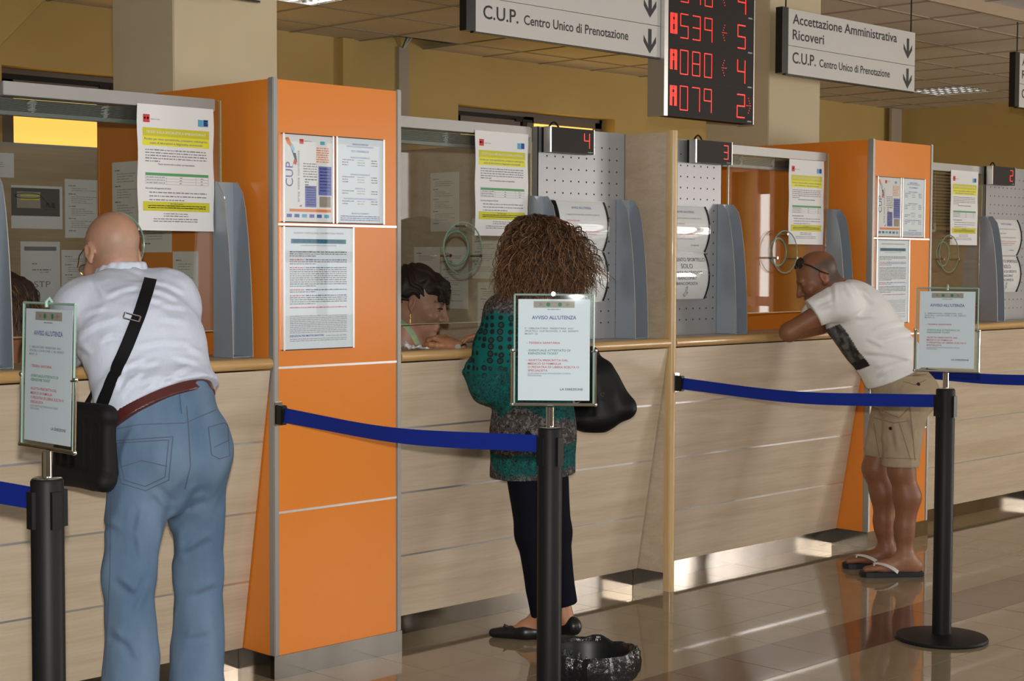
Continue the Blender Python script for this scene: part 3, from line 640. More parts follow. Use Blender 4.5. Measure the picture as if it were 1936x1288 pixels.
# ================================================================== POSTER FRAMES ON THE COLUMNS
def poster(x0, x1, z0, z1, kind, label, dx):
    r = empty('poster_frame', ((x0+x1)/2+dx, 0, z0), label, 'poster frame', 'framed notices on the orange columns'); b = 0.007
    x0 += dx; x1 += dx; w, h = x1-x0, z1-z0
    for xa in (x0, x1-b): MB().box(xa, xa+b, -0.010, 0.0015, z0, z1).build('side_profile', 'alu_bright', r, world=True)
    for za in (z0, z1-0.003): MB().box(x0, x1, -0.009, 0.0015, za, za+0.003).build('end_profile', 'black_plastic', r, world=True)
    MB().box(x0+b, x1-b, -0.0055, -0.0045, z0+0.003, z1-0.003).build('sheet', 'paper_blue' if kind != 'cup' else 'paper', r, world=True)
    MB().add([(x0+b, -0.0085, z0+0.003), (x1-b, -0.0085, z0+0.003), (x1-b, -0.0085, z1-0.003), (x0+b, -0.0085, z1-0.003)], [(0, 1, 2, 3)]).build('cover', 'acrylic', r, world=True)
    fr = XF(x0, -0.0056, z0); rn = random.Random(int(100*h))
    Lr = {}
    def M(k): return Lr.setdefault(k, MB())
    if kind == 'cup':
        col = ['print_orange', 'print_lightblue', 'ink', 'print_red']
        shp = [[(0.012, .293), (0.026, .296), (0.040, .272), (0.034, .262), (0.020, .275)], [(0.034, .262), (0.042, .276), (0.054, .256), (0.048, .240), (0.040, .246)],
               [(0.036, .262), (0.048, .242), (0.058, .242), (0.064, .212), (0.052, .222)], [(0.052, .222), (0.064, .212), (0.058, .200), (0.048, .205), (0.040, .190)]]
        for c, s in zip(col, shp): put_poly(M(c), fr, s)
        put_text(M('ink_blue'), fr, 'CUP', 0.045, 0.125, 0.032, 0.085, 0.0, 'l', True); put_text(M('ink_grey'), fr, 'area vasta nordovest', 0.074, 0.072, 0.012, 0.180, 0.0, 'l', True)
        put_rect(M('print_red'), fr, 0.074, 0.092, 0.275, 0.292); put_text(M('ink'), fr, 'Regione Toscana', 0.096, 0.284, 0.004, 0.03)
        put_rect(M('print_cyan'), fr, 0.166, 0.186, 0.276, 0.288)
        for k in range(7): put_words(M('print_orange'), fr, rn, 0.148, 0.205, 0.262-0.008*k, 0.004, 0.012)
        for k in range(6): put_words(M('ink_grey'), fr, rn, 0.09, 0.150, 0.205-0.009*k, 0.004, 0.012)
        for k in range(4): put_words(M('ink'), fr, rn, 0.098, 0.150, 0.150-0.009*k, 0.004, 0.012, (1, .3, .3, .5)[k])
        put_rect(M('print_violet'), fr, 0.098, 0.148, 0.055, 0.130); put_rect(M('print_violet'), fr, 0.158, 0.216, 0.098, 0.200); put_rect(M('print_photo'), fr, 0.162, 0.212, 0.056, 0.094)
        for k in range(8): put_words(M('print_lightblue'), fr, rn, 0.104, 0.142, 0.122-0.0085*k, 0.003, 0.008); put_words(M('print_yellow'), fr, rn, 0.164, 0.210, 0.190-0.011*k, 0.003, 0.009)
        put_rect(M('print_orange'), fr, 0.030, 0.214, 0.038, 0.048)
        for k in range(6): put_rect(M(('print_violet', 'print_blue', 'print_cyan')[k % 3]), fr, 0.018+0.033*k, 0.040+0.033*k, 0.018, 0.030)
        put_poly(M('print_red'), fr, [(0.072, 0.058), (0.082, 0.054), (0.084, 0.064)])
    elif kind == 'hours':
        for s, z, wd, c in (('ORARIO DI APERTURA', 0.283, 0.075, 0.006), ('PUNTI DI ACCETTAZIONE CENTRALIZZATA', 0.275, 0.125, 0.005), ('P.O. CISANELLO', 0.258, 0.08, 0.007), ('EDIFICIO DI INGRESSO 3', 0.236, 0.09, 0.005), ('EDIFICIO DI INGRESSO 4', 0.175, 0.09, 0.005), ('EDIFICIO 6', 0.125, 0.045, 0.005), ('POLO ENDOSCOPICO EDIFICIO DI INGRESSO 2-3', 0.088, 0.155, 0.005), ('MODALITA DI PAGAMENTO', 0.035, 0.08, 0.005)):
            put_text(M('ink_blue'), fr, s, w/2, z, c, wd, 0.008, 'c')
        for z0_, n in ((0.228, 3), (0.167, 3), (0.117, 2), (0.080, 2)):
            for k in range(n):
                put_words(M('ink_grey'), fr, rn, 0.03, 0.085, z0_-0.009*k, 0.0035, 0.01, 1 if k == 0 else 0.5); put_words(M('ink_grey'), fr, rn, 0.165, 0.195, z0_-0.009*k, 0.0035, 0.012)
                put_words(M('ink_soft'), fr, rn, 0.10, 0.135, z0_-0.009*k, 0.003, 0.01)
        for k in range(3): put_words(M('ink_blue'), fr, rn, 0.022, 0.205, 0.026-0.007*k, 0.003, 0.011)
    else:
        put_text(M('ink_grey'), fr, 'AZIENDA OSPEDALIERO UNIVERSITARIA PISANA', w/2, 0.408, 0.006, 0.225, 0.0, 'c')
        put_rect(M('print_teal'), fr, 0.036, 0.282, 0.374, 0.390)
        put_words(M('ink_soft'), fr, rn, 0.08, 0.24, 0.366, 0.003, 0.012)
        z = 0.343
        for para, n in (('k', 3), ('r', 3), ('r', 10), ('r', 2), ('r', 5), ('R', 1)):
            for k in range(n):
                mk = 'ink_red' if para == 'R' or (para == 'r' and False) else ('ink' if para == 'k' and k == 0 else 'ink_grey')
                if para == 'r' and k == 0:
                    put_words(M('ink_red'), fr, rn, 0.030, 0.095, z, 0.0035, 0.012); put_words(M('ink_blue'), fr, rn, 0.10, 0.285, z, 0.0035, 0.012)
                else: put_words(M(mk), fr, rn, 0.030, 0.285, z, 0.0035, 0.012, 1 if k < n-1 else 0.45+(para == 'R')*0.55)
                z -= 0.0072
            z -= 0.006
        z = 0.118
        for k in range(10): put_words(M('ink_soft'), fr, rn, 0.030, 0.285, z-0.0065*k, 0.003, 0.012)
        put_text(M('ink_blue'), fr, 'ESENZIONI PER MOTIVI SANITARI', 0.030, 0.046, 0.007, 0.15, 0.01); put_words(M('ink_soft'), fr, rn, 0.19, 0.285, 0.046, 0.003, 0.012)
        for k in range(2): put_words(M('ink_soft'), fr, rn, 0.030, 0.285, 0.037-0.0065*k, 0.003, 0.012)
    for k, mb in Lr.items(): tag(mb.build('print', k, r, world=True), kind='stuff')
    if kind == 'exempt':
        mb = MB(); put_text(mb, XF(x0, -0.0060, z0), 'ESENZIONI AUTOCERTIFICABILI', w/2, 0.378, 0.0095, 0.225, 0.015, 'c'); mb.build('lettering', 'ink', r, world=True)
for dx, tx in ((0, 'the orange column beside the bald man'), (3.762, 'the orange column behind the leaning man')):
    poster(0.037, 0.263, 1.601, 1.910, 'cup', 'framed CUP poster with a coast map on %s' % tx, dx)
    poster(0.272, 0.499, 1.601, 1.911, 'hours', 'framed opening hours sheet on %s' % tx, dx)
    poster(0.037, 0.355, 1.154, 1.588, 'exempt', 'large framed notice with teal headline on %s' % tx, dx)
# ================================================================== HANGING SIGNS
YS = 0.500
def hanging_sign(x0, x1, rows, label, dz=0.0):
    """rows: list of (z0,z1, [(text,x,z,cap,width)])"""
    zb, zt = rows[-1][0], rows[0][1]
    r = empty('hanging_sign', ((x0+x1)/2, YS, zb), label, 'hanging sign', 'direction signs hanging from the ceiling')
    MB().box(x0, x0+0.055, YS-0.012, YS+0.03, zb, zt).build('end_cap', 'sign_black', r, world=True)
    for z0, z1, tx in rows:
        p = MB().box(x0+0.055, x1, YS, YS+0.02, z0+0.0015, z1-0.0015).build('plate', 'sign_plate', r, world=True)
        fr = XF(x0+0.055, YS-0.0003, z0)
        for s, x, z, c, wd in tx:
            mb = MB(); put_text(mb, fr, s, x, z, c, wd, 0.012); mb.build('lettering', 'ink', p).data.transform(Matrix.Translation(-Vector(r.location)))
        mb = MB()
        L = x1-x0-0.055; ax = L-0.078; hh = z1-z0; zc = hh*0.5
        k = 0.055
        put_poly(mb, fr, [(ax-0.0125, zc+k), (ax-0.0125, zc-k*0.36), (ax-0.046, zc+k*0.42), (ax-0.046, zc-k*0.16), (ax, zc-k*1.12), (ax+0.046, zc-k*0.16), (ax+0.046, zc+k*0.42), (ax+0.0125, zc-k*0.36), (ax+0.0125, zc+k)], 0.0006)
        mb.build('arrow', 'ink', p).data.transform(Matrix.Translation(-Vector(r.location)))
    MB().box(x0+0.055, x1, YS+0.0, YS+0.022, zb-0.005, zb).build('bottom_trim', 'sign_black', r, world=True)
    for x in (x0+0.06, x1-0.03): MB().tube([(x, YS+0.01, zt), (x, YS+0.01, 3.0)], 0.0045, 6).build('wire', 'sign_black', r, world=True)
CUPROW = lambda z0, z1: (z0, z1, [('C.U.P.', 0.055, 0.062, 0.058, 0.215), ('Centro Unico di Prenotazione', 0.305, 0.062, 0.042, 0.70)])
hanging_sign(1.378, 2.673, [(2.601, 2.79, [('Accettazione Amministrativa', 0.055, 0.118, 0.05, 0.98), ('Ricoveri', 0.055, 0.038, 0.05, 0.29)]), CUPROW(2.450, 2.601)], 'grey hanging direction sign touching the red number board')
hanging_sign(3.651, 4.978, [(2.612, 2.806, [('Accettazione Amministrativa', 0.055, 0.118, 0.052, 1.02), ('Ricoveri', 0.055, 0.036, 0.052, 0.29)]), CUPROW(2.462, 2.612)], 'grey hanging sign for admissions above the column by the man in shorts')
hanging_sign(6.155, 7.48, [(2.612, 2.806, [('Accettazione Amministrativa', 0.055, 0.118, 0.052, 1.02), ('Ricoveri', 0.055, 0.036, 0.052, 0.29)]), CUPROW(2.462, 2.612)], 'grey hanging sign by the far yellow wall, past the other admissions sign')
hanging_sign(-1.01, 0.316, [(2.601, 2.79, [('Accettazione Amministrativa', 0.055, 0.118, 0.05, 1.0), ('Ricoveri', 0.055, 0.038, 0.05, 0.29)]), CUPROW(2.450, 2.601)], 'hanging sign whose lower corner shows above the old man\'s counter')
# ================================================================== RED NUMBER BOARD
lb = empty('number_board', (3.03, 0.5, 2.18), 'black hanging board with four rows of red queue numbers', 'number board')
X0, X1 = 2.704, 3.390
rowz = [2.176, 2.350, 2.525, 2.699, 2.873]
for k, (let, num, arr, win) in enumerate((('A', '079', 1, '2'), ('A', '080', -1, '4'), ('B', '539', -1, '5'), ('B', '540', -1, '4'))):
    z0, z1 = rowz[k], rowz[k+1]
    u = MB().box(X0, X1, 0.480, 0.56, z0+0.001, z1-0.001).build('row_unit', 'led_face', lb, world=True)
    yy = 0.4792; zz = z0+0.034; H = 0.115
    def led(nm, fn):
        d = MB(); fn(d); tag(d.build(nm, 'led_red', u), kind='stuff').data.transform(Matrix.Translation(-Vector(lb.location)))
    led('led_character', lambda d: led_char(d, let, X0+0.022, zz+0.016, 0.048, 0.095, yy, 9, 0.0052, 3))
    for q, ch in enumerate(num): led('led_character', lambda d: led_char(d, ch, X0+0.098+0.094*q, zz, 0.058, H, yy, 16, 0.0048))
    led('led_character', lambda d: led_char(d, win, X0+0.555, zz-0.006, 0.062, H, yy, 14, 0.0062))
    led('led_arrow', lambda d: led_arrow(d, X0+(0.440 if arr < 0 else 0.655), zz+H/2, 0.0022, yy, arr))
    p = MB(); put_words(p, XF(X1-0.045, 0.4796, z0+0.008), random.Random(2), 0, 0.04, 0, 0.007, 0.02); p.build('maker_mark', 'ink_soft', u).data.transform(Matrix.Translation(-Vector(lb.location)))
    MB().box(X0, X1, 0.4785, 0.482, z0-0.0008, z0+0.0008).build('row_joint', 'window_black', lb, world=True)
MB().box(X0-0.028, X0, 0.476, 0.58, 2.174, 2.876).build('side_profile', 'alu_bright', lb, world=True); MB().box(X1, X1+0.006, 0.476, 0.58, 2.174, 2.876).build('side_profile', 'alu_bright', lb, world=True)
for x in (2.8, 3.28): MB().tube([(x, 0.52, 2.87), (x, 0.52, 3.0)], 0.006, 6).build('hanger', 'sign_black', lb, world=True)
# ================================================================== STANCHIONS, BELTS, SIGN HOLDERS
def stanchion():
    r = empty('barrier_post', (0, 0, 0))
    MB().lathe([(0.001, 0), (0.175, 0), (0.178, 0.006), (0.174, 0.013), (0.12, 0.019), (0.045, 0.024), (0.001, 0.024)], 48).build('base', 'black_powder', r, smooth=True)
    MB().lathe([(0.0365, 0.022), (0.0365, 0.975), (0.034, 0.98), (0.001, 0.98)], 32).build('tube', 'black_powder', r, smooth=True)
    MB().lathe([(0.001, 0.979), (0.031, 0.979), (0.033, 0.982), (0.030, 0.984), (0.001, 0.984)], 32).build('cap', 'chrome', r, smooth=True)
    m = MB()
    for a in (0, math.pi/2, math.pi, 3*math.pi/2):
        c, s_ = math.cos(a), math.sin(a); q = [(0.034, -0.012), (0.044, -0.012), (0.044, 0.012), (0.034, 0.012)]
        m.prism([(c*x-s_*y, s_*x+c*y) for x, y in q], 2, 0.872, 0.955)
    m.build('belt_cassette', 'black_plastic', r)
    MB().tube([(0, 0, 0.982), (0, 0, 1.042)], 0.0115, 16).build('chrome_stem', 'chrome', r, smooth=True)
    return r
def belt(a, b, sag, z, w=0.05):
    a = np.array(a, float); b = np.array(b, float); n = 28; vs = []; rr = random.Random(3)
    for k in range(n+1):
        t = k/n; p = a+(b-a)*t; zz = z-sag*4*t*(1-t)+0.0025*math.sin(9*t); tw = 0.006*math.sin(7*t)
        nx = np.array([b[1]-a[1], a[0]-b[0], 0]); nx = nx/np.linalg.norm(nx)
        for q, o_ in ((w/2, tw), (-w/2, -tw)):
            for th in (0.0006, -0.0006): vs.append((p[0]+nx[0]*(o_+th), p[1]+nx[1]*(o_+th), zz+q))
    fs = []
    for k in range(n):
        i = 4*k; j = i+4; fs += [(i, j, j+2, i+2), (i+1, i+3, j+3, j+1), (i, i+1, j+1, j), (i+2, j+2, j+3, i+3)]
    return MB().add(vs, fs)
POSTS = [(-1.576, -1.285), (0.045, -1.285), (2.235, -1.315), (3.80, -1.30)]
CLIPX = [-1.579, 0.016, 2.190, 3.775]
PLAB = ['black barrier post beside the old man, its sign panel turned sideways', 'black barrier post in front of the curly-haired woman', 'black barrier post on its round base in front of the man in shorts', 'black barrier post holding the belt of the farthest counter']
s0 = stanchion()
for k, (x, y) in enumerate(POSTS):
    o = s0 if k == 0 else copy_tree(s0)
    o.location = (x, y, 0); tag(o, PLAB[k], 'barrier post', 'black barrier posts with blue belts')
for k, (x, y) in enumerate(POSTS):
    o = [q for q in COL.objects if q.name.startswith('barrier_post') and q.parent is None and abs(q.location.x-x) < 1e-4][0]
    cxp = CLIPX[k]
    belt((x, y+0.040, 0), (cxp, -0.040, 0), 0.022 if k != 0 else 0.012, 0.931).build('belt', 'belt_blue', o, world=True, smooth=True)
    c = empty('belt_clip', (cxp, -0.03, 0.93), ('belt wall clip on the partition beside the old man', 'belt wall clip on the edge of the orange column beside the bald man', 'belt wall clip on the rounded wooden partition post', 'belt wall clip on the orange column behind the man in shorts')[k], 'belt clip', 'wall clips for the belts')
    yb = -0.010 if k in (0, 2) else -0.002
    MB().box(cxp-0.017, cxp+0.017, yb-0.006, yb, 0.893, 0.978).build('plate', 'chrome', c, world=True, bevel=0.002)
    MB().box(cxp-0.014, cxp+0.014, yb-0.040, yb-0.006, 0.898, 0.966).build('buckle', 'black_plastic', c, world=True, bevel=0.004)
def sign_holder(pos, ang, label, cup, k):
    dx = 0.010 if k == 1 else 0.0
    r = empty('sign_holder', (pos[0], pos[1], 1.045), label, 'sign holder', 'users\' notice panels on the barrier posts')
    fh = np.array([0.707, 0.707, 0]); rh = np.array([0.707, -0.707, 0])
    U = rh*math.cos(ang)-fh*math.sin(ang); V = np.array([0, 0, 1.0]); n = np.cross(U, V)   # n towards viewer
    tilt = 0.03; V = V*math.cos(tilt)-n*math.sin(tilt)*1.0; n = np.cross(U, V)
    w, h = 0.232, 0.318; O = np.array([pos[0], pos[1], 1.053])-U*(w/2-dx)
    fr = (O, U, V, n)
    for off in (0.0032, -0.0032):
        m = MB(); sheet(m, (O+n*off, U, V, n), w, h, 0.0018); m.build('clear_panel', 'acrylic', r, world=True)
    e = MB()
    for a, b in (((0, 0), (0, h)), ((w, 0), (w, h)), ((0, h), (w, h))):
        e.tube([O+a[0]*U+a[1]*V, O+b[0]*U+b[1]*V], 0.0028, 5)
    e.build('panel_edge', mat('acrylic_edge', (0.30, 0.45, 0.38), rough=0.15), r, world=True)
    pf = (O+U*0.011+V*0.008, U, V, n); m = MB(); sheet(m, pf, 0.210, 0.297, 0.0005); m.build('sheet', 'paper_blue', r, world=True)
    pf = (pf[0]+n*0.0003, U, V, n); W_ = 0.21
    B = {q: MB() for q in ('ink', 'ink_grey', 'ink_red', 'ink_green', 'ink_blue', 'print_grey', 'print_photo')}
    put_rect(B['print_grey'], pf, 0.045, 0.165, 0.272, 0.291, 0.0003)
    put_poly(B['print_photo'], pf, [(0.062, 0.276), (0.074, 0.2815), (0.062, 0.287)], 0.0005); put_poly(B['print_photo'], pf, [(0.140, 0.276), (0.154, 0.2815), (0.140, 0.287)], 0.0005)
    for cx in (0.088, 0.122): put_poly(B['ink_green'], pf, [(cx+0.006*math.cos(a), 0.2815+0.006*math.sin(a)) for a in np.linspace(0, 2*math.pi, 12, endpoint=False)], 0.0005)
    put_words(B['ink_soft' if 'ink_soft' in B else 'ink_grey'], pf, random.Random(5), 0.085, 0.125, 0.266, 0.002, 0.008)
    T = lambda mk, s, x, z, c, wd=None, bo=0.012, al='l': put_text(B[mk], pf, s, x, z, c, wd, bo, al)
    T('ink_blue', "AVVISO ALL'UTENZA", 0.105, 0.238, 0.0105, 0.130, 0.015, 'c')
    T('ink_grey', "E'  OBBLIGATORIO  PRESENTARSI  AGLI", 0.020, 0.209, 0.0048, 0.142, 0.01); T('ink_grey', 'SPORTELLI  CUP-RICOVERI  E  NEI  REPARTI', 0.020, 0.201, 0.0048, 0.156, 0.01); T('ink_grey', 'MUNITI  DI:', 0.020, 0.193, 0.0048, 0.038, 0.01)
    T('ink_red', '- TESSERA SANITARIA', 0.025, 0.166, 0.0058, 0.098)
    T('ink_green', '- EVENTUALE ATTESTATO DI', 0.025, 0.144, 0.0058, 0.128); T('ink_green', 'ESENZIONE TICKET', 0.030, 0.135, 0.0058, 0.088)
    for s, z, wd in (('- RICETTA PRESCRITTA DAL', 0.115, 0.122), ('MEDICO DI FAMIGLIA', 0.105, 0.098), ('O PEDIATRA DI LIBERA SCELTA O', 0.095, 0.150), ('SPECIALISTA', 0.085, 0.058)): T('ink_red', s, 0.025 if s[0] == '-' else 0.029, z, 0.0058, wd)
    T('ink_grey', '(CON EVENTUALE APPOSIZIONE CODICE', 0.029, 0.077, 0.0042, 0.125, 0.005); T('ink_grey', 'ESENZIONE)', 0.029, 0.071, 0.0042, 0.04, 0.005)
    T('ink', 'LA DIREZIONE', 0.190, 0.030, 0.0062, 0.066, 0.012, 'r')
    for q, mb in B.items():
        if mb.v: tag(mb.build('lettering', q, r, world=True), kind='stuff')
    P = lambda a, b, c=0.0: O+a*U+b*V+c*n
    f = MB().tube([P(-0.006, -0.004), P(w+0.006, -0.004)], 0.0045, 8).tube([P(-0.006, -0.004), P(-0.006, 0.155)], 0.0035, 8).tube([P(w+0.006, -0.004), P(w+0.006, 0.155)], 0.0035, 8)
    for a in (-0.006, w+0.006):
        for b in (-0.004, 0.155): f.lathe([(0.0005, -0.006), (0.005, -0.004), (0.0062, 0), (0.005, 0.004), (0.0005, 0.006)], 10, tuple(P(a, b)))
        f.tube([P(a, 0.152), P(a+(0.012 if a < 0 else -0.012), 0.152, 0.004)], 0.0025, 6)
    f.build('chrome_frame', 'chrome', r, world=True, smooth=True)
    if cup:
        c = MB(); cc = P(w*0.49, h+0.002, 0.006); a = np.linspace(0, 2*math.pi, 24, endpoint=False)
        c.add([cc+n*0.006]+[cc+0.021*(math.cos(t)*U+math.sin(t)*V) for t in a], [(0, 1+i, 1+(i+1) % 24) for i in range(24)]); c.build('suction_cup', 'acrylic', r, world=True, smooth=True)
        MB().tube([cc, cc+n*0.012], 0.006, 10).build('cup_knob', 'chrome', r, world=True)
    else:
        MB().tube([P(w/2, h-0.008, 0.006), P(w/2, h+0.004, 0.007), P(w/2, h+0.012, 0.0), P(w/2, h+0.002, -0.007)], 0.004, 8).build('hook', 'acrylic_edge', r, world=True, smooth=True)
sign_holder(POSTS[0], 0.80, 'upright users\' notice panel turned away on the post beside the old man', False, 0)
sign_holder(POSTS[1], 0.04, 'upright users\' notice panel with a round suction cup before the curly-haired woman', True, 1)
sign_holder(POSTS[2], 0.42, 'upright users\' notice panel on the post in front of the man in shorts', False, 2)
# ================================================================== SHEETS PINNED IN THE OFFICE
def pinned(name, fr, w, h, m, label, style, seed):
    r = empty(name, fr[0], label, 'sheet', 'sheets pinned up inside the office'); mb = MB(); sheet(mb, fr, w, h); mb.build('sheet', m, r, world=True)
    rn = random.Random(seed); A, B_ = MB(), MB()
    if style == 'table':
        put_rect(A, fr, 0.02, w-0.02, h-0.045, h-0.025, 0.0006); put_words(A, fr, rn, 0.06, w-0.1, h*0.62, 0.006, 0.02, 0.5); put_words(A, fr, rn, 0.06, w-0.04, h*0.52, 0.006, 0.02, 0.9); put_words(B_, fr, rn, 0.1, w-0.06, h*0.48, 0.005, 0.02)
        put_text(A, fr, 'STP', 0.07, 0.07, 0.03, 0.09)
    elif style == 'screen':
        put_rect(A, fr, 0.0, w-0.015, 0.062, h-0.012, 0.0006); put_rect(B_, fr, 0.03, 0.155, 0.10, h-0.03, 0.0009)
    else:
        z = h-0.035
        while z > 0.03:
            n = rn.randint(2, 4); put_words(A, fr, rn, 0.02, 0.06, z, 0.005, 0.015); z -= 0.013
            for k in range(n):
                if z < 0.03: break
                put_words(B_, fr, rn, 0.035, w-0.03, z, 0.004, 0.014, rn.uniform(0.5, 1)); z -= 0.010
            z -= 0.008
    tag(A.build('print', 'ink_grey' if style != 'screen' else mat('print_dark', (0.10, 0.10, 0.10), rough=0.6), r, world=True), kind='stuff')
    if B_.v: tag(B_.build('print', 'ink_soft' if style != 'screen' else 'print_grey', r, world=True), kind='stuff')
    if style == 'screen':
        C_ = MB(); put_rect(C_, fr, 0.05, 0.15, h-0.052, h-0.046, 0.0011); put_rect(C_, fr, 0.05, 0.15, h-0.07, h-0.064, 0.0011); C_.build('highlight', 'print_yellow', r, world=True)
        D_ = MB(); put_text(D_, fr, 'N.B.', 0.185, 0.105, 0.026, 0.055); put_rect(D_, fr, 0.18, 0.245, 0.094, 0.097, 0.0011)
        o, U, V, n = fr
        D_.tube([o+U*(0.09+0.07*math.cos(t))+V*(h-0.05+0.014*math.sin(t))+n*0.001 for t in np.linspace(0, 2*math.pi, 20)], 0.0015, 4).tube([o+U*0.16+V*(h-0.05)+n*0.001, o+U*0.2+V*(h-0.09)+n*0.001], 0.0015, 4); D_.build('handwriting', 'ink', r, world=True)
BK = lambda x, z: XF(x, 2.738, z)
pinned('pinned_sheet', BK(0.468, 1.620), 0.275, 0.210, 'paper', 'landscape printout with a dark screenshot marked N.B. on the wooden back screen', 'screen', 1)
pinned('pinned_sheet', BK(0.757, 1.578), 0.210, 0.292, 'paper', 'list of typed notes pinned beside the N.B. printout on the back screen', 'list', 2)
pinned('pinned_sheet', BK(0.514, 1.262), 0.213, 0.295, 'paper', 'sheet with a boxed heading and handwriting STP on the back screen', 'table', 3)
pinned('pinned_sheet', BK(0.735, 1.225), 0.20, 0.292, 'paper', 'typed sheet just by the STP sheet, near the old man\'s glasses', 'list', 4)
pinned('pinned_sheet', BK(0.285, 1.865), 0.20, 0.118, 'paper', 'blank half sheet at the upper edge of the wooden back screen', 'none', 9)
SX = lambda y, z: frame_of((-0.0008, y, z), (0, -1, 0), (0, 0, 1))
pinned('pinned_sheet', SX(1.040, 1.555), 0.21, 0.292, 'paper_warm', 'cream printed form taped on the orange side panel behind the big notice', 'list', 5)
pinned('pinned_sheet', SX(0.832, 1.497), 0.205, 0.29, 'paper_warm', 'cream sheet whose lower corner sticks out under the big notice', 'list', 6)
pinned('pinned_sheet', SX(0.620, 1.208), 0.165, 0.292, 'paper_warm', 'cream typed list taped low on the orange side panel', 'list', 7)
FXs = lambda y, z: frame_of((2.1665, y, z), (0, -1, 0), (0, 0, 1))
pinned('pinned_sheet', FXs(1.585, 1.618), 0.212, 0.297, 'paper_warm', 'loose white sheet with three typed lines on the wooden partition', 'list', 12)
pinned('pinned_sheet', FXs(1.712, 1.243), 0.200, 0.297, 'paper_warm', 'typed list on the wooden partition above the clerk\'s head', 'list', 13)
pinned('pinned_sheet', FXs(1.506, 1.230), 0.200, 0.31, 'paper_warm', 'long curling sheet below the speaking disc near the clerk\'s forehead', 'list', 14)
pinned('pinned_sheet', FXs(1.278, 1.383), 0.200, 0.297, 'paper_warm', 'upper white sheet on the partition half hidden by the curly hair', 'list', 15)
pinned('pinned_sheet', FXs(1.236, 1.075), 0.200, 0.29, 'paper_warm', 'lower white sheet on the partition half hidden by the curly hair', 'list', 16)
# ================================================================== CEILING LAMPS, TRUNKING, LOOSE CABLES
for k, (i, j) in enumerate(LAMPS):
    cx, cy = GX+0.6*(i+0.5), GY+0.6*(j+0.5)
    r = empty('ceiling_lamp', (cx, cy, 3.0), ('recessed louvre ceiling lamp above the first orange column', 'recessed louvre ceiling lamp in the far corner of the office')[k], 'ceiling lamp', 'recessed louvre lamps')
    MB().box(cx-0.296, cx+0.296, cy-0.296, cy-0.28, 2.997, 3.08).box(cx-0.296, cx+0.296, cy+0.28, cy+0.296, 2.997, 3.08).box(cx-0.296, cx-0.28, cy-0.28, cy+0.28, 2.997, 3.08).box(cx+0.28, cx+0.296, cy-0.28, cy+0.28, 2.997, 3.08).box(cx-0.296, cx+0.296, cy-0.296, cy+0.296, 3.078, 3.09).build('housing', 'alu_bright', r, world=True)
    m = MB()
    for q in range(5):
        a = cx-0.28+0.14*q; m.prism([(a-0.012, 3.003), (a+0.012, 3.003), (a+0.003, 3.05), (a-0.003, 3.05)], 1, cy-0.28, cy+0.28)
    for q in range(9):
        b = cy-0.28+0.07*q; m.prism([(b-0.004, 3.004), (b+0.004, 3.004), (b+0.001, 3.045), (b-0.001, 3.045)][::-1], 0, cx-0.28, cx+0.28)
    m.build('louvre', 'chrome', r, world=True)
    for q in range(4): MB().tube([(cx-0.21+0.14*q, cy-0.27, 3.062), (cx-0.21+0.14*q, cy+0.27, 3.062)], 0.008, 8).build('tube_lamp', mat('tube_%d' % k, (0.9, 0.9, 0.9), emit=((0.95, 0.97, 1.0), 9.0 if k == 0 else 2.0)), r, world=True, smooth=True)
tr = empty('cable_trunking', (4.293, YB-0.015, 0), 'grey vertical cable duct on the yellow wall under the missing ceiling tile', 'cable duct')
MB().box(4.245, 4.340, YB-0.03, YB, 0.0, 2.99).build('duct', mat('duct_grey', (0.46, 0.40, 0.31), rough=0.6), tr, world=True)
tr2 = empty('corner_duct', (10.2, YB-0.02, 0), 'grey vertical duct in the far corner of the yellow office', 'cable duct')
xa, xb = cast(1671, 230, 1, YB)[0], cast(1690, 230, 1, YB)[0]
MB().box(xa, xb, YB-0.09, YB-0.062, 0.0, 2.995).build('duct', 'duct_grey', tr2, world=True)
cb = empty('loose_cables', (4.28, YB-0.02, 2.98), 'white and green cables hanging out of the missing ceiling tile', 'cables')
for k, (dx, m) in enumerate(((0.00, 'cable_white'), (0.03, 'cable_white'), (-0.015, 'cable_green'))):
    mat('cable_white', (0.65, 0.65, 0.6), rough=0.5); mat('cable_green', (0.04, 0.16, 0.07), rough=0.5)
    MB().tube([(4.285+dx*0.3, YB-0.02, 2.98), (4.285+dx, YB-0.08, 3.05), (4.30+dx*3, YB-0.2, 3.2), (4.32+dx*4, YB-0.3, 3.4)], 0.006, 6).build('cable', m, cb, world=True, smooth=True)
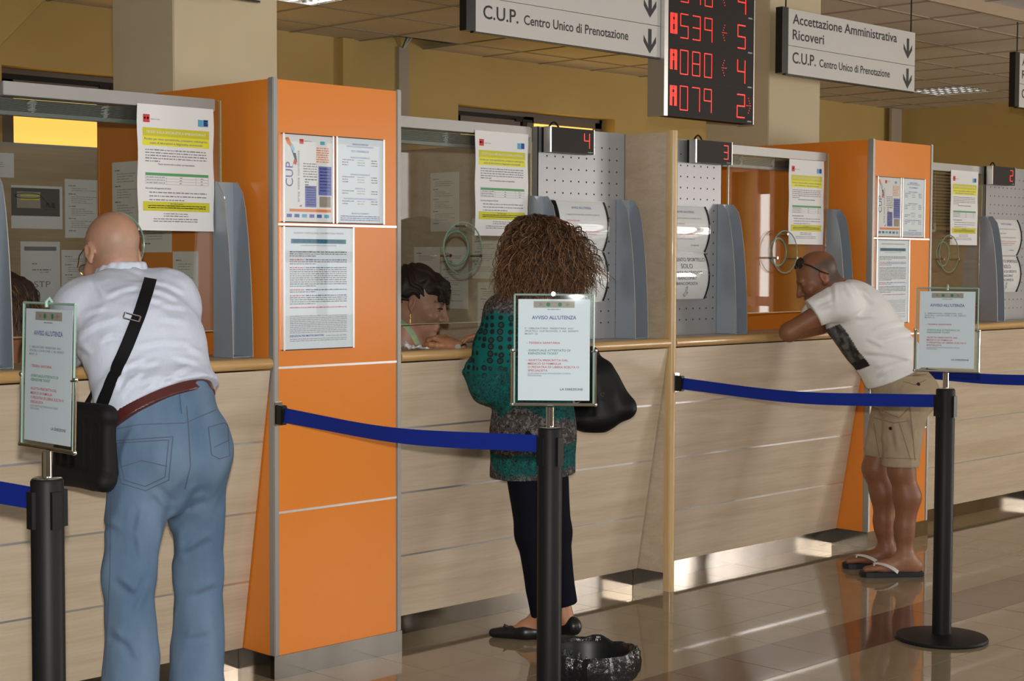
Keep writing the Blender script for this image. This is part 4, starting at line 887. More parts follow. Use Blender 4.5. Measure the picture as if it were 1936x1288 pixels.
# ================================================================== WASTE BIN
bp = J(1112, 1232, 5.06); bp = np.array([bp[0], bp[1], 0.0])
wbn = empty('waste_bin', bp, 'black waste bin lined with a crumpled black bag behind a barrier post', 'waste bin')
MB().lathe([(0.001, 0.003), (0.105, 0.003), (0.132, 0.235), (0.138, 0.25), (0.132, 0.25), (0.126, 0.235), (0.100, 0.012), (0.001, 0.012)], 40).build('bucket', 'black_plastic', wbn, smooth=True)
rr = np.random.RandomState(5); n = 96; prof = [(0.085, 0.06), (0.105, 0.12), (0.118, 0.18), (0.127, 0.225), (0.138, 0.258), (0.148, 0.262), (0.155, 0.245), (0.155, 0.215), (0.150, 0.180), (0.142, 0.165), (0.139, 0.16)]
ph = rr.rand(8)*6.28; vs = []
for q, (r_, z_) in enumerate(prof):
    for k in range(n):
        a = 2*math.pi*k/n
        wv = sum(math.sin((3+2*e)*a+ph[e]+q*0.6*(e % 3-1))/(1.2+e*0.5) for e in range(8))
        amp = 0.0015 if q in (0, 1, 2) else 0.0045
        rad = r_+amp*wv*(1.3 if q > 6 else 0.7)+(0.004*math.sin(29*a+q*1.3) if q > 5 else 0.002*math.sin(31*a)); vs.append((rad*math.cos(a), rad*math.sin(a), z_+(0.004*wv if 3 <= q else 0)+(0.006*math.sin(5*a+1) if q > 6 else 0)))
MB().add(vs, [(q*n+k, q*n+(k+1) % n, (q+1)*n+(k+1) % n, (q+1)*n+k) for q in range(len(prof)-1) for k in range(n)]).build('bag', mat('bin_bag', (0.012, 0.012, 0.013), rough=0.2, bump=(45, 0.7, 0.01)), wbn, smooth=True)
# ================================================================== PAPERS ON THE COUNTER, CLERK'S CHAIR
cpp = cast(782, 659, 2, 1.132)
cp = empty('crumpled_paper', (cpp[0]-0.02, cpp[1]-0.02, 1.13), 'small crumpled white papers on the counter before the clerk', 'paper')
rr = np.random.RandomState(8); vs = []
for i in range(9):
    for j in range(7): vs.append((-0.06+0.015*i+rr.uniform(-.006, .006), -0.045+0.014*j+rr.uniform(-.006, .006), 0.001+abs(rr.normal(0, 0.006))+0.018*math.exp(-((i-2)**2+(j-3)**2)/4)))
MB().add(vs, [(i*7+j, (i+1)*7+j, (i+1)*7+j+1, i*7+j+1) for i in range(8) for j in range(6)]).build('sheet', 'paper', cp)
# ================================================================== SCULPTING: distance fields -> one continuous mesh
V3 = lambda *a: np.array(a, float)
def unit(v): v = np.array(v, float); return v/np.linalg.norm(v)
def frame3(f, u):
    f = unit(f); r = unit(np.cross(f, u)); u2 = np.cross(r, f); return r, f, u2
_lat = {}
def noise3(P, scale, seed):
    """smooth value noise in -1..1 ; P (n,3), scale = features per metre (scalar or 3)"""
    if seed not in _lat: _lat[seed] = np.random.RandomState(seed).uniform(-1, 1, (32, 32, 32)).astype(np.float32)
    L = _lat[seed]; q = P*np.array(scale, float)+seed*3.17; i = np.floor(q).astype(int); f = q-i; f = f*f*(3-2*f); i &= 31; j = (i+1) & 31
    x, y, z = f.T
    c = lambda a, b, d: L[a[:, 0], b[:, 1], d[:, 2]]
    return (((c(i, i, i)*(1-x)+c(j, i, i)*x)*(1-y)+(c(i, j, i)*(1-x)+c(j, j, i)*x)*y)*(1-z)+((c(i, i, j)*(1-x)+c(j, i, j)*x)*(1-y)+(c(i, j, j)*(1-x)+c(j, j, j)*x)*y)*z)
class Sculpt:
    def __init__(s): s.p = []; s.planes = []; s.disp = []
    def cap(s, a, b, ra, rb=None, k=0.03, flat=None, op='u'):
        s.p.append(('c', np.array(a, float), np.array(b, float), ra, ra if rb is None else rb, k, flat, op)); return s
    def ell(s, c, rad, axes=None, k=0.03, op='u'):
        s.p.append(('e', np.array(c, float), np.array(rad, float), np.eye(3) if axes is None else np.array(axes, float), None, k, None, op)); return s
    def chain(s, pts, rs, k=0.02, flat=None):
        for i in range(len(pts)-1): s.cap(pts[i], pts[i+1], rs[i], rs[i+1], k, flat)
        return s
    def cut(s, n, pt): n = unit(n); s.planes.append((n, float(n@np.array(pt, float)))); return s   # keeps the side with n.(p-pt) < 0
    def mesh(s, h):
        lo = np.full(3, 1e9); hi = -lo
        for q in s.p:
            if q[-1] == 's': continue
            if q[0] == 'c':
                r = max(q[3], q[4]); lo = np.minimum(lo, np.minimum(q[1], q[2])-r); hi = np.maximum(hi, np.maximum(q[1], q[2])+r)
            else: r = q[2].max(); lo = np.minimum(lo, q[1]-r); hi = np.maximum(hi, q[1]+r)
        lo -= 0.03; hi += 0.03
        n = np.ceil((hi-lo)/h).astype(int)+1
        ax = [(lo[i]+h*np.arange(n[i])).astype(np.float32) for i in range(3)]
        F = np.full(n, 0.2, np.float32)
        for q in s.p:
            kind, A, B, r1, r2, k, flat, op = q; pad = k+2.5*h
            if kind == 'c': r = max(r1, r2); l = np.minimum(A, B)-r-pad; u = np.maximum(A, B)+r+pad
            else: r = B.max(); l = A-r-pad; u = A+r+pad
            i0 = np.maximum(np.floor((l-lo)/h).astype(int), 0); i1 = np.minimum(np.ceil((u-lo)/h).astype(int)+1, n)
            if (i1 <= i0).any(): continue
            X = ax[0][i0[0]:i1[0], None, None]; Y = ax[1][None, i0[1]:i1[1], None]; Z = ax[2][None, None, i0[2]:i1[2]]
            if kind == 'c':
                x, y, z = X-np.float32(A[0]), Y-np.float32(A[1]), Z-np.float32(A[2]); b = B-A; sc = 1.0
                if flat is not None:
                    nn, fs = flat; nn = unit(nn); g = 1/fs-1; dt = (x*nn[0]+y*nn[1]+z*nn[2])*g
                    x, y, z = x+dt*nn[0], y+dt*nn[1], z+dt*nn[2]; b = b+nn*(b@nn)*g; sc = (1+fs)/2
                bb = max(float(b@b), 1e-9); t = np.clip((x*b[0]+y*b[1]+z*b[2])/bb, 0, 1)
                d = (np.sqrt((x-t*b[0])**2+(y-t*b[1])**2+(z-t*b[2])**2)-(r1+(r2-r1)*t))*sc
            else:
                x, y, z = X-np.float32(A[0]), Y-np.float32(A[1]), Z-np.float32(A[2]); M = r1
                a_ = [(x*M[i][0]+y*M[i][1]+z*M[i][2])/B[i] for i in range(3)]
                k0 = np.sqrt(a_[0]**2+a_[1]**2+a_[2]**2); k1 = np.sqrt((a_[0]/B[0])**2+(a_[1]/B[1])**2+(a_[2]/B[2])**2)+1e-6
                d = k0*(k0-1)/k1
            d = d.astype(np.float32); sl = tuple(slice(i0[i], i1[i]) for i in range(3)); f = F[sl]
            if op == 'u':
                hh = np.clip(0.5+0.5*(f-d)/k, 0, 1); F[sl] = f+(d-f)*hh-k*hh*(1-hh)
            else:
                hh = np.clip(0.5-0.5*(f+d)/k, 0, 1); F[sl] = f+(-d-f)*hh+k*hh*(1-hh)
        if s.disp:
            idx = np.argwhere(np.abs(F) < 0.03); P = lo+idx*h; tot = np.zeros(len(P))
            for fn in s.disp: tot += fn(P)
            F[tuple(idx.T)] += tot.astype(np.float32)
        for nn, dd in s.planes:
            g = ax[0][:, None, None]*nn[0]+ax[1][None, :, None]*nn[1]+ax[2][None, None, :]*nn[2]-dd
            F = np.maximum(F, g.astype(np.float32))
        F[0] = F[-1] = 0.1; F[:, 0] = F[:, -1] = 0.1; F[:, :, 0] = F[:, :, -1] = 0.1
        return nets(F, lo, h)
def nets(F, lo, h):
    S_ = F < 0; nx, ny, nz = F.shape
    c = S_[:-1, :-1, :-1].astype(np.int8)
    cnt = sum(S_[i:nx-1+i, j:ny-1+j, k:nz-1+k].astype(np.int8) for i in (0, 1) for j in (0, 1) for k in (0, 1))
    act = (cnt > 0) & (cnt < 8); cells = np.argwhere(act); ids = np.full(act.shape, -1, np.int32); ids[tuple(cells.T)] = np.arange(len(cells))
    acc = np.zeros((len(cells), 3)); num = np.zeros(len(cells))
    corners = [(i, j, k) for i in (0, 1) for j in (0, 1) for k in (0, 1)]
    for a in corners:
        for d in range(3):
            if a[d]: continue
            b = list(a); b[d] = 1
            fa = F[tuple((cells+a).T)]; fb = F[tuple((cells+b).T)]; m = (fa < 0) != (fb < 0)
            t = np.zeros(len(cells)); t[m] = fa[m]/(fa[m]-fb[m]); p = np.tile(np.array(a, float), (len(cells), 1)); p[:, d] += t
            acc[m] += p[m]; num[m] += 1
    verts = lo+h*(cells+acc/num[:, None]); quads = []
    for d in range(3):
        e, g = [q for q in range(3) if q != d]
        A = [slice(1, -1)]*3; A[d] = slice(0, -1); Bs = [slice(1, -1)]*3; Bs[d] = slice(1, None)
        sa, sb = S_[tuple(A)], S_[tuple(Bs)]
        for flip, msk in ((False, sa & ~sb), (True, ~sa & sb)):
            q = np.argwhere(msk)
            if len(q) == 0: continue
            off = np.ones(3, int); off[d] = 0; q = q+off
            def at(de, dg):
                o = q.copy(); o[:, e] += de; o[:, g] += dg; return ids[tuple(o.T)]
            qd = np.stack([at(-1, -1), at(0, -1), at(0, 0), at(-1, 0)], 1)
            if flip != (d == 1): qd = qd[:, ::-1]
            quads.append(qd)
    return verts, np.concatenate(quads)
def mesh_from(name, verts, quads, m, root, color=None):
    me = bpy.data.meshes.new(name); v = (verts-np.array(root.location)).astype(np.float32)
    me.vertices.add(len(v)); me.vertices.foreach_set('co', v.ravel()); n = len(quads)
    me.loops.add(4*n); me.loops.foreach_set('vertex_index', quads.astype(np.int32).ravel()); me.polygons.add(n)
    me.polygons.foreach_set('loop_start', np.arange(0, 4*n, 4, dtype=np.int32))
    try: me.polygons.foreach_set('loop_total', np.full(n, 4, dtype=np.int32))
    except Exception: pass
    me.update(calc_edges=True); me.polygons.foreach_set('use_smooth', np.ones(n, bool)); me.validate()
    if color is not None:
        a = me.color_attributes.new('Col', 'FLOAT_COLOR', 'POINT'); c = np.ones((len(v), 4), np.float32); c[:, :3] = color(verts); a.data.foreach_set('color', c.ravel())
    o = bpy.data.objects.new(name, me); COL.objects.link(o); o.parent = root; me.materials.append(MATS[m]); return o
def join(*ms):
    vs, qs, n = [], [], 0
    for v, q in ms: vs.append(v); qs.append(q+n); n += len(v)
    return np.concatenate(vs), np.concatenate(qs)
from mathutils.bvhtree import BVHTree
class Surf:
    def __init__(s, *ms):
        vs = []; fs = []
        for v, q in ms: n = len(vs); vs += v.tolist(); fs += (q+n).tolist()
        s.t = BVHTree.FromPolygons(vs, fs)
    def at(s, px, py, lift=0.0):
        d = unit(FW+RT*(px-PW/2)/CF-UPV*(py-PH/2)/CF); r = s.t.ray_cast(Vector(CAM), Vector(d))
        if r[0] is None: return None
        n = np.array(r[1]); n = n if n@d < 0 else -n
        return np.array(r[0])+n*lift, n
    def line(s, pts, lift=0.002, step=6):
        out = []
        for (x0, y0), (x1, y1) in zip(pts[:-1], pts[1:]):
            k = max(2, int(math.hypot(x1-x0, y1-y0)/step))
            for t in np.linspace(0, 1, k, endpoint=False):
                q = s.at(x0+(x1-x0)*t, y0+(y1-y0)*t, lift)
                if q: out.append(q)
        q = s.at(*pts[-1], lift)
        if q: out.append(q)
        return out
def ribbon(path, w, th=0.002):
    """flat strap along [(point, normal)]"""
    P = [p for p, n in path]; N_ = [n for p, n in path]; vs = []; m = len(P)
    Ns = [unit(sum(N_[max(0, i-3):i+4])) for i in range(m)]
    for i in range(m):
        t = unit(P[min(i+1, m-1)]-P[max(i-1, 0)]); b = unit(np.cross(t, Ns[i]))
        for sgn, l in ((-1, 0), (1, 0), (1, th), (-1, th)): vs.append(P[i]+b*sgn*w/2+Ns[i]*l)
    fs = []
    for i in range(m-1):
        for k in range(4): fs.append((4*i+k, 4*i+(k+1) % 4, 4*i+4+(k+1) % 4, 4*i+4+k))
    fs += [(3, 2, 1, 0), (4*m-4, 4*m-3, 4*m-2, 4*m-1)]
    return MB().add(vs, fs)
def head(s, c, f, u, sc=1.0, ear=1.0, k=0.012, fem=False):
    """head about c (mid point between the ears at eye height); f looks forward, u up"""
    r, f, u = frame3(f, u); A = np.array([r, f, u]); P = lambda x, y, z: np.array(c)+sc*(x*r+y*f+z*u); R = lambda *a: np.array(a)*sc
    s.ell(P(0, -.014, .036), R(.077, .098, .086), A, 0.02); s.ell(P(0, .036, -.028), R(.060, .060, .085), A, 0.03)
    s.ell(P(0, .040, -.074), R(.050 if not fem else .045, .046, .036), A, 0.025); s.ell(P(0, .080, -.102), R(.018, .016, .014), A, 0.02)
    s.ell(P(0, -.035, -.045), R(.058, .055, .06), A, 0.03)
    s.cap(P(-.036, .082, .020), P(.036, .082, .020), .011*sc, None, 0.015)
    for g in (-1, 1):
        s.ell(P(g*.043, .062, -.032), R(.026, .028, .024), A, 0.02); s.ell(P(g*.033, .101, .001), R(.018, .014, .011), A, 0.012, 's'); s.ell(P(g*.033, .078, .000), R(.014, .013, .012), A, 0.004)
        s.cap(P(g*.012, .101, -.040), P(g*.012, .094, -.040), .0085*sc, .008*sc, 0.006)
        e0 = P(g*.080, -.012, -.006); er, ef, eu = r*g*.9+(-f)*.42, f, u
        er = unit(er); ef = unit(f-er*(f@er)); eu = np.cross(er, ef)*g; E = np.array([er, ef, eu])
        s.ell(e0, R(.008, .018, .032)*ear, E, 0.008); s.ell(e0+sc*(er*.007+ef*.002+eu*.002), R(.006, .009, .017)*ear, E, 0.005, 's'); s.ell(P(g*.077, -.006, -.034), R(.007, .008, .010)*ear, A, 0.006)
    s.cap(P(0, .090, .012), P(0, .116, -.034), .0075*sc, .0105*sc, 0.012); s.ell(P(0, .112, -.038), R(.011, .012, .010), A, 0.008)
    s.cap(P(-.018, .092, -.068), P(.018, .092, -.068), .0068*sc, None, 0.008); s.cap(P(-.016, .090, -.079), P(.016, .090, -.079), .0075*sc, None, 0.008)
    s.cap(P(-.022, .102, -.0735), P(.022, .102, -.0735), .0022*sc, None, 0.004, None, 's')
    return P
def hand(s, w, d, n, thumb, curl=0.5, sc=1.0, spread=0.12):
    """w wrist, d towards the fingers, n back of the hand, thumb = sign of the thumb side (along d x n)"""
    d = unit(d); n = unit(np.array(n)-d*(np.array(n)@d)); b = np.cross(d, n)*thumb
    P = lambda x, y, z: np.array(w)+sc*(x*d+y*b+z*n)
    for y, L in ((.028, .078), (.009, .082), (-.010, .078), (-.027, .070)): s.cap(P(.008, y*.75, 0), P(L, y, 0), .0125*sc, .0105*sc, 0.012)
    s.cap(P(-.02, 0, 0), P(.02, 0, 0), .024*sc, .026*sc, 0.02, (n, 0.7))
    for i, (y, L0, ln) in enumerate(((.030, .080, .074), (.010, .085, .082), (-.011, .081, .076), (-.029, .072, .060))):
        p = P(L0, y, 0.001); a = 0.15; ang = [curl*0.7, curl*1.6, curl*2.1]; dy = (1.2-i)*spread*0.35
        for seg, frac in enumerate((.44, .31, .25)):
            t = ang[seg]; dirv = math.cos(t)*d-math.sin(t)*n+dy*b*math.cos(t); q = p+sc*ln*frac*unit(dirv)
            s.cap(p, q, (.0090, .0082, .0075)[seg]*sc, (.0082, .0075, .0068)[seg]*sc, 0.004); p = q
    p = P(.018, .024, -.006)
    for q in (P(.048, .050, -.012), P(.073, .060, -.018), P(.092, .060, -.026)): s.cap(p, q, .0120*sc if p is not None else 0, .0095*sc, 0.008); p = q
def folds(amp, scale, seed, axis=None, stretch=1.0):
    """creases: ridged noise, optionally stretched along an axis"""
    def fn(P):
        q = P
        if axis is not None: a = unit(axis); q = P-np.outer((P@a)*(1-1/stretch), a)
        v = noise3(q, scale, seed); w = noise3(q, np.array(scale)*2.1, seed+1)
        return -amp*((1-np.abs(v)*1.6)*0.8+0.35*w)
    return fn
def creases(segs, amp=.006, w=5.0):
    """folds sculpted along lines given in photograph pixels: a ridge with a furrow beside it"""
    def fn(P):
        q = P-CAM; z = q@FW; x = PW/2+CF*(q@RT)/z; y = PH/2-CF*(q@UPV)/z; out = np.zeros(len(P))
        for s_ in segs:
            for (x0, y0), (x1, y1) in zip(s_[:-1], s_[1:]):
                L = math.hypot(x1-x0, y1-y0); ux, uy = (x1-x0)/L, (y1-y0)/L; t = ((x-x0)*ux+(y-y0)*uy)/L; d = -(x-x0)*uy+(y-y0)*ux
                tp = np.clip(np.minimum(t+.15, 1.15-t)/.4, 0, 1); tp = tp*tp*(3-2*tp)
                out -= amp*tp*(np.exp(-(d/w)**2)-.9*np.exp(-((d-1.9*w)/w)**2))
        return out
    return fn
def skin_mat(name, c1, c2):
    m = mat(name, c1, rough=0.5); N = m.node_tree.nodes; L = m.node_tree.links; b = N['Principled BSDF']
    at = N.new('ShaderNodeVertexColor'); at.layer_name = 'Col'; tc = N.new('ShaderNodeTexCoord'); nz = N.new('ShaderNodeTexNoise'); nz.inputs['Scale'].default_value = 45; nz.inputs['Detail'].default_value = 4
    L.new(tc.outputs['Object'], nz.inputs['Vector']); mr = N.new('ShaderNodeMapRange'); mr.inputs[3].default_value = 0.86; mr.inputs[4].default_value = 1.12; L.new(nz.outputs['Fac'], mr.inputs[0])
    mx = N.new('ShaderNodeVectorMath'); mx.operation = 'MULTIPLY'; L.new(at.outputs[0], mx.inputs[0]); L.new(mr.outputs[0], mx.inputs[1]); L.new(mx.outputs[0], b.inputs['Base Color'])
    b.inputs['Subsurface Weight'].default_value = 0.08; b.inputs['Subsurface Radius'].default_value = (0.02, 0.008, 0.004)
    return m
def col_fn(base, *rules):
    """rules: (function(P)->weight 0..1, colour)"""
    def fn(P):
        c = np.tile(np.array(base, float), (len(P), 1))
        for w, cc in rules: t = np.clip(w(P), 0, 1)[:, None]; c = c*(1-t)+np.array(cc)*t
        return c
    return fn
def blob(c, r, soft=0.5): return lambda P: np.clip((1-np.linalg.norm(P-np.array(c), axis=1)/r)/soft, 0, 1)
skin_mat('skin', (0.6, 0.35, 0.25), (0.5, 0.3, 0.2))
# ================================================================== THE OLD MAN IN JEANS
C1 = lambda px, py, y: cast(px, py, 1, y)
Fy, Fx = V3(0, 1, 0), V3(1, 0, 0)
om = empty('person', (-0.74, -0.45, 0), 'bald man in a pale shirt, blue jeans and brown belt leaning on the counter', 'person')
pel = C1(318, 850, -0.46); wai = C1(303, 772, -0.45); che = C1(268, 640, -0.33); upb = C1(248, 592, -0.26); nkb = C1(238, 552, -0.21); hd = C1(212, 480, -0.14)
shL = C1(162, 590, -0.22); shR = C1(314, 572, -0.27)
elL = C1(122, 668, -0.03); elL[2] = 1.195; wrL = V3(-0.70, 0.10, 1.18); elR = V3(-0.40, -0.03, 1.195); wrR = V3(-0.60, 0.07, 1.18)
lean = unit(upb-wai); fwd = unit(Fy-lean*(Fy@lean))
hipL = pel+V3(-.088, 0, -.03); hipR = pel+V3(.088, 0, -.03)
knL = C1(243, 1083, -0.50); knR = C1(377, 1083, -0.42)
anL = C1(247, 1300, -0.53); anL = V3(anL[0], anL[1], 0.10); anR = C1(364, 1300, -0.44); anR = V3(anR[0], anR[1], 0.10)
hf, hu = V3(.06, .87, -.46), V3(.10, .42, .90)
b = Sculpt(); HP = head(b, hd, hf, hu, 1.02)
b.cap(nkb-V3(0, .02, 0.0), hd+V3(0, -.02, -.055), .055, .055, .03); b.cap(wai, che, .13, .14, .05, (fwd, .65)); b.cap(che, upb, .14, .11, .05, (fwd, .65)); b.cap(shL, shR, .05, .05, .04)
for sh, el, wr, th in ((shL, elL, wrL, 1), (shR, elR, wrR, -1)):
    b.cap(sh, el, .045, .036, .02); b.cap(el, wr, .038, .027, .02); hand(b, wr+unit(wr-el)*.02, unit(wr-el), V3(0, 0, 1), -th if th > 0 else 1, 0.35, .95)
b.cap(pel, wai, .12, .12, .05, (Fy, .7))
for hp, kn, an in ((hipL, knL, anL), (hipR, knR, anR)):
    b.cap(hp, kn, .07, .05, .03); b.cap(kn, an, .05, .036, .03); b.cap(an-V3(0, 0, .05), an+V3(-.01, .13, -.065), .036, .028, .03)
v, q = b.mesh(0.0045)
hr, hfu, huu = frame3(hf, hu)
stub = lambda P: np.clip(((P-hd)@(-hfu)-0.02)/.05, 0, 1)*np.clip(1-np.abs((P-hd)@huu+.02)/.06, 0, 1)*np.clip(1-np.linalg.norm(P-hd, axis=1)/.16, 0, 1)*1.6
mesh_from('body', v, q, 'skin', om, col_fn((.50, .27, .178), (stub, (.40, .28, .22)), (blob(HP(0, .0, -.10), .09), (.50, .25, .17))))
skinsurf = (v, q)
# shirt
mat('shirt_pale', (0.62, 0.68, 0.82), rough=0.85, spec=0.2, bump=(60, 0.12, 0.006), noise=((0.66, 0.71, 0.83), 320, 1, (1, 1, 0.02)))
s = Sculpt()
s.cap(wai-lean*.05, che, .174, .186, .05, (fwd, .72)); s.cap(che, upb, .186, .150, .05, (fwd, .70)); s.ell(wai+lean*.07+V3(.0, -.02, 0), (.168, .14, .06), None, .05); s.cap(upb, nkb, .105, .058, .03); s.cap(shL, shR, .076, .076, .05); s.cap(shR, C1(326, 660, -.24), .082, .080, .05)
s.cap(shL, elL, .076, .060, .04); s.cap(elL, wrL, .058, .040, .03); s.cap(shR, elR, .076, .060, .04); s.cap(elR, wrR, .058, .040, .03)
s.cap(shL, che, .08, .12, .06); s.cap(shR, che, .078, .12, .05)
for a, e in ((che, shR), (che, shL)): pass
SHC = [[(178, 530), (198, 560)], [(150, 632), (186, 611), (224, 600)], [(150, 650), (172, 668)], [(262, 652), (310, 644), (360, 648)], [(205, 706), (240, 690), (275, 676)], [(226, 746), (246, 722), (268, 702)], [(300, 726), (330, 706), (360, 690)],
       [(288, 530), (318, 536), (348, 552)], [(284, 546), (312, 552), (336, 566)], [(278, 562), (305, 568)], [(246, 503), (268, 516)], [(355, 655), (384, 668)], [(250, 722), (300, 712), (345, 716)], [(200, 560), (230, 545), (262, 540)], [(300, 600), (350, 606)], [(330, 672), (375, 684)],
       [(215, 735), (232, 700)], [(270, 742), (292, 720)], [(330, 735), (352, 712)], [(190, 640), (212, 630), (238, 634)], [(310, 575), (352, 580)], [(260, 690), (300, 682)], [(160, 590), (200, 580)]]
s.disp += [creases(SHC, .0050, 5.0), folds(.006, 8.5, 21, V3(.75, -.55, .25), 3.2), folds(.004, 17, 33, V3(.5, -.4, .75), 3.0), lambda P: -.010*np.clip(1-np.abs((P-wai)@lean-.03)/.05, 0, 1)*(0.5+0.5*noise3(P, (14, 14, 3), 5))]
bl = V3(0, 0, 0)
pL, pR = C1(203, 800, -0.45), C1(398, 747, -0.42)
bn = unit(np.cross(unit(pR-pL), fwd)); bn = bn if bn[2] > 0 else -bn
s.cut(-bn, wai+bn*.006); 
vs_, qs_ = s.mesh(0.006); mesh_from('shirt', vs_, qs_, 'shirt_pale', om)
# collar
s = Sculpt(); cb = C1(233, 506, -0.195); ct = unit(V3(0.0, -.35, 1))
for a in np.linspace(0, 2*math.pi, 14, endpoint=False):
    d0 = math.cos(a)*Fx+math.sin(a)*Fy; a1 = a+2*math.pi/14; d1 = math.cos(a1)*Fx+math.sin(a1)*Fy
    s.cap(cb+d0*.058+ct*.008, cb+d1*.058+ct*.008, .010, None, .008); s.cap(cb+d0*.064-ct*.012, cb+d1*.064-ct*.012, .013, None, .012); s.cap(cb+d0*.068-ct*.032, cb+d1*.068-ct*.032, .014, None, .012)
vc, qc = s.mesh(0.005); mesh_from('collar', vc, qc, 'shirt_pale', om)
# jeans
jm = mat('denim', (0.085, 0.15, 0.25), rough=0.85, spec=0.15, noise=((0.17, 0.25, 0.36), 7, 5, (1, 1, 0.35)), bump=(380, 0.25, 0.0015))
s = Sculpt()
s.cap(wai-bn*.01, pel, .165, .178, .04, (Fy, .74)); s.ell(pel+V3(-.075, -.05, -.01), (.095, .095, .105), None, .05); s.ell(pel+V3(.075, -.05, -.01), (.095, .095, .105), None, .05)
for hp, kn, an in ((hipL, knL, anL), (hipR, knR, anR)):
    s.cap(hp, kn, .094, .064, .05); s.cap(kn, an-V3(0, .01, .055), .063, .084, .04)
s.disp += [creases([[(318, 960), (290, 930)], [(322, 985), (350, 950), (385, 935)], [(335, 960), (372, 915)], [(225, 1090), (262, 1120)], [(212, 1190), (250, 1215), (262, 1245)], [(345, 1040), (395, 1010)], [(360, 1120), (405, 1100)], [(270, 960), (262, 1010), (270, 1060)], [(340, 1000), (338, 1060)], [(200, 980), (232, 1000)], [(350, 1200), (395, 1190)], [(285, 1100), (255, 1160)]], .006, 7), folds(.006, (7, 7, 5), 41), folds(.007, (14, 14, 11), 47, V3(.3, -.2, .9), 1.8), lambda P: .008*np.clip(1-P[:, 2]/.5, 0, 1)*noise3(P, (4, 4, 16), 51)]
s.cut(bn, wai+bn*.002); s.cut(V3(0, 0, -1), V3(0, 0, .022))
vj, qj = s.mesh(0.006); mesh_from('jeans', vj, qj, 'denim', om)
# belt
mat('belt_brown', (0.085, 0.018, 0.016), rough=0.35, bump=(60, 0.15, 0.002))
s = Sculpt(); s.cap(wai-lean*.08, wai+lean*.08, .171, .171, .03, (fwd*.5+Fy*.5, .72)); s.cap(wai-bn*.01, pel, .166, .179, .04, (Fy, .74))
s.cut(bn, wai+bn*.012); s.cut(-bn, wai-bn*.024); vb, qb = s.mesh(0.0045); mesh_from('belt', vb, qb, 'belt_brown', om)
js = Surf((vj, qj), (vb, qb))
mat('stitch', (0.09, 0.11, 0.17), rough=0.9); mat('stitch_gold', (0.40, 0.33, 0.22), rough=0.9)
def stitch(surf, pts, root, w=0.0022, m='stitch', name='seam'):
    p = surf.line(pts, 0.0002)
    if len(p) > 2: ribbon(p, w, 0.0012).build(name, m, root, world=True)
for pts in ([(213, 834), (327, 826), (319, 908), (275, 928), (229, 914), (213, 834)], [(221, 838), (319, 832), (312, 902), (275, 920), (235, 908), (221, 838)], [(226, 884), (268, 871), (316, 882)],
            [(394, 808), (430, 798), (434, 862), (415, 868), (400, 860), (394, 808)], [(405, 846), (434, 832)], [(200, 815), (262, 803), (350, 800), (420, 770)], [(353, 768), (357, 820), (360, 880), (350, 925)], [(210, 940), (208, 1080), (199, 1280)]):
    stitch(js, pts, om)
for x, y in ((211, 790), (342, 760)):
    p = js.line([(x, y-16), (x+4, y+22)], 0.001); ribbon(p, 0.012, 0.003).build('belt_loop', 'denim', om, world=True)
# shoes (below the frame edge)
mat('shoe_brown', (0.08, 0.04, 0.02), rough=0.4)
for an in (anL, anR):
    s = Sculpt(); s.cap(V3(an[0], an[1]-.06, .045), V3(an[0]-.01, an[1]+.05, .045), .043, .040, .03); s.cap(V3(an[0]-.01, an[1]+.05, .04), V3(an[0]-.02, an[1]+.17, .035), .042, .034, .03); s.cut(V3(0, 0, -1), V3(0, 0, .001))
    a_, b_ = s.mesh(0.007); mesh_from('shoe', a_, b_, 'shoe_brown', om)
# spectacles
mat('gold_frame', (0.35, 0.22, 0.05), rough=0.3, metal=0.8)
g = MB(); g.tube([HP(-.083, -.018, .018), HP(-.082, .05, .013), HP(-.066, .104, .004)], .0022, 6).tube([HP(.083, -.018, .018), HP(.082, .05, .013), HP(.066, .104, .004)], .0022, 6)
for c_ in (-.034, .034): g.tube([HP(c_+.029*math.cos(t), .108-abs(c_+.029*math.cos(t))*.08, -.006+.021*math.sin(t)) for t in np.linspace(0, 2*math.pi, 24, endpoint=False)], .0022, 6, closed=True)
g.tube([HP(-.008, .112, .004), HP(.008, .112, .004)], .002, 6); g.build('spectacles', 'gold_frame', om, world=True, smooth=True)
for c_ in (-.034, .034): MB().add([HP(c_, .108, -.006)]+[HP(c_+.028*math.cos(t), .1078-abs(c_+.028*math.cos(t))*.08, -.006+.020*math.sin(t)) for t in np.linspace(0, 2*math.pi, 20, endpoint=False)], [(0, 1+i, 1+(i+1) % 20) for i in range(20)]).build('lens', 'lens_glass', om, world=True)
# shoulder bag with its strap
ss = Surf((vs_, qs_), (vj, qj), (vc, qc), (vb, qb))
mat('bag_black', (0.008, 0.008, 0.009), rough=0.65, spec=0.25, bump=(150, 0.3, 0.002)); mat('strap_black', (0.006, 0.006, 0.007), rough=0.7, spec=0.2, bump=(700, 0.2, 0.001))
bagc = C1(160, 838, -0.44)
bag = empty('shoulder_bag', (bagc[0], bagc[1], 0.80), 'black shoulder bag hanging on a wide black strap at the old man\'s hip', 'bag')
s = Sculpt(); bx_ = unit(V3(-.15, 1, 0)); bz = V3(0, 0, 1); by_ = np.cross(bz, bx_)
def bagp(x, y, z): return bagc+bx_*x+by_*y+bz*z
for z in (-.085, .075):
    for x in (-.085, .085): pass
for x in np.linspace(-.10, .10, 7): s.cap(bagp(x, 0, -.085), bagp(x, 0, .085), .026, .022, .008)
for x in np.linspace(-.085, .085, 6): s.cap(bagp(x, -.028, -.085), bagp(x, -.028, .01), .016, .012, .006)
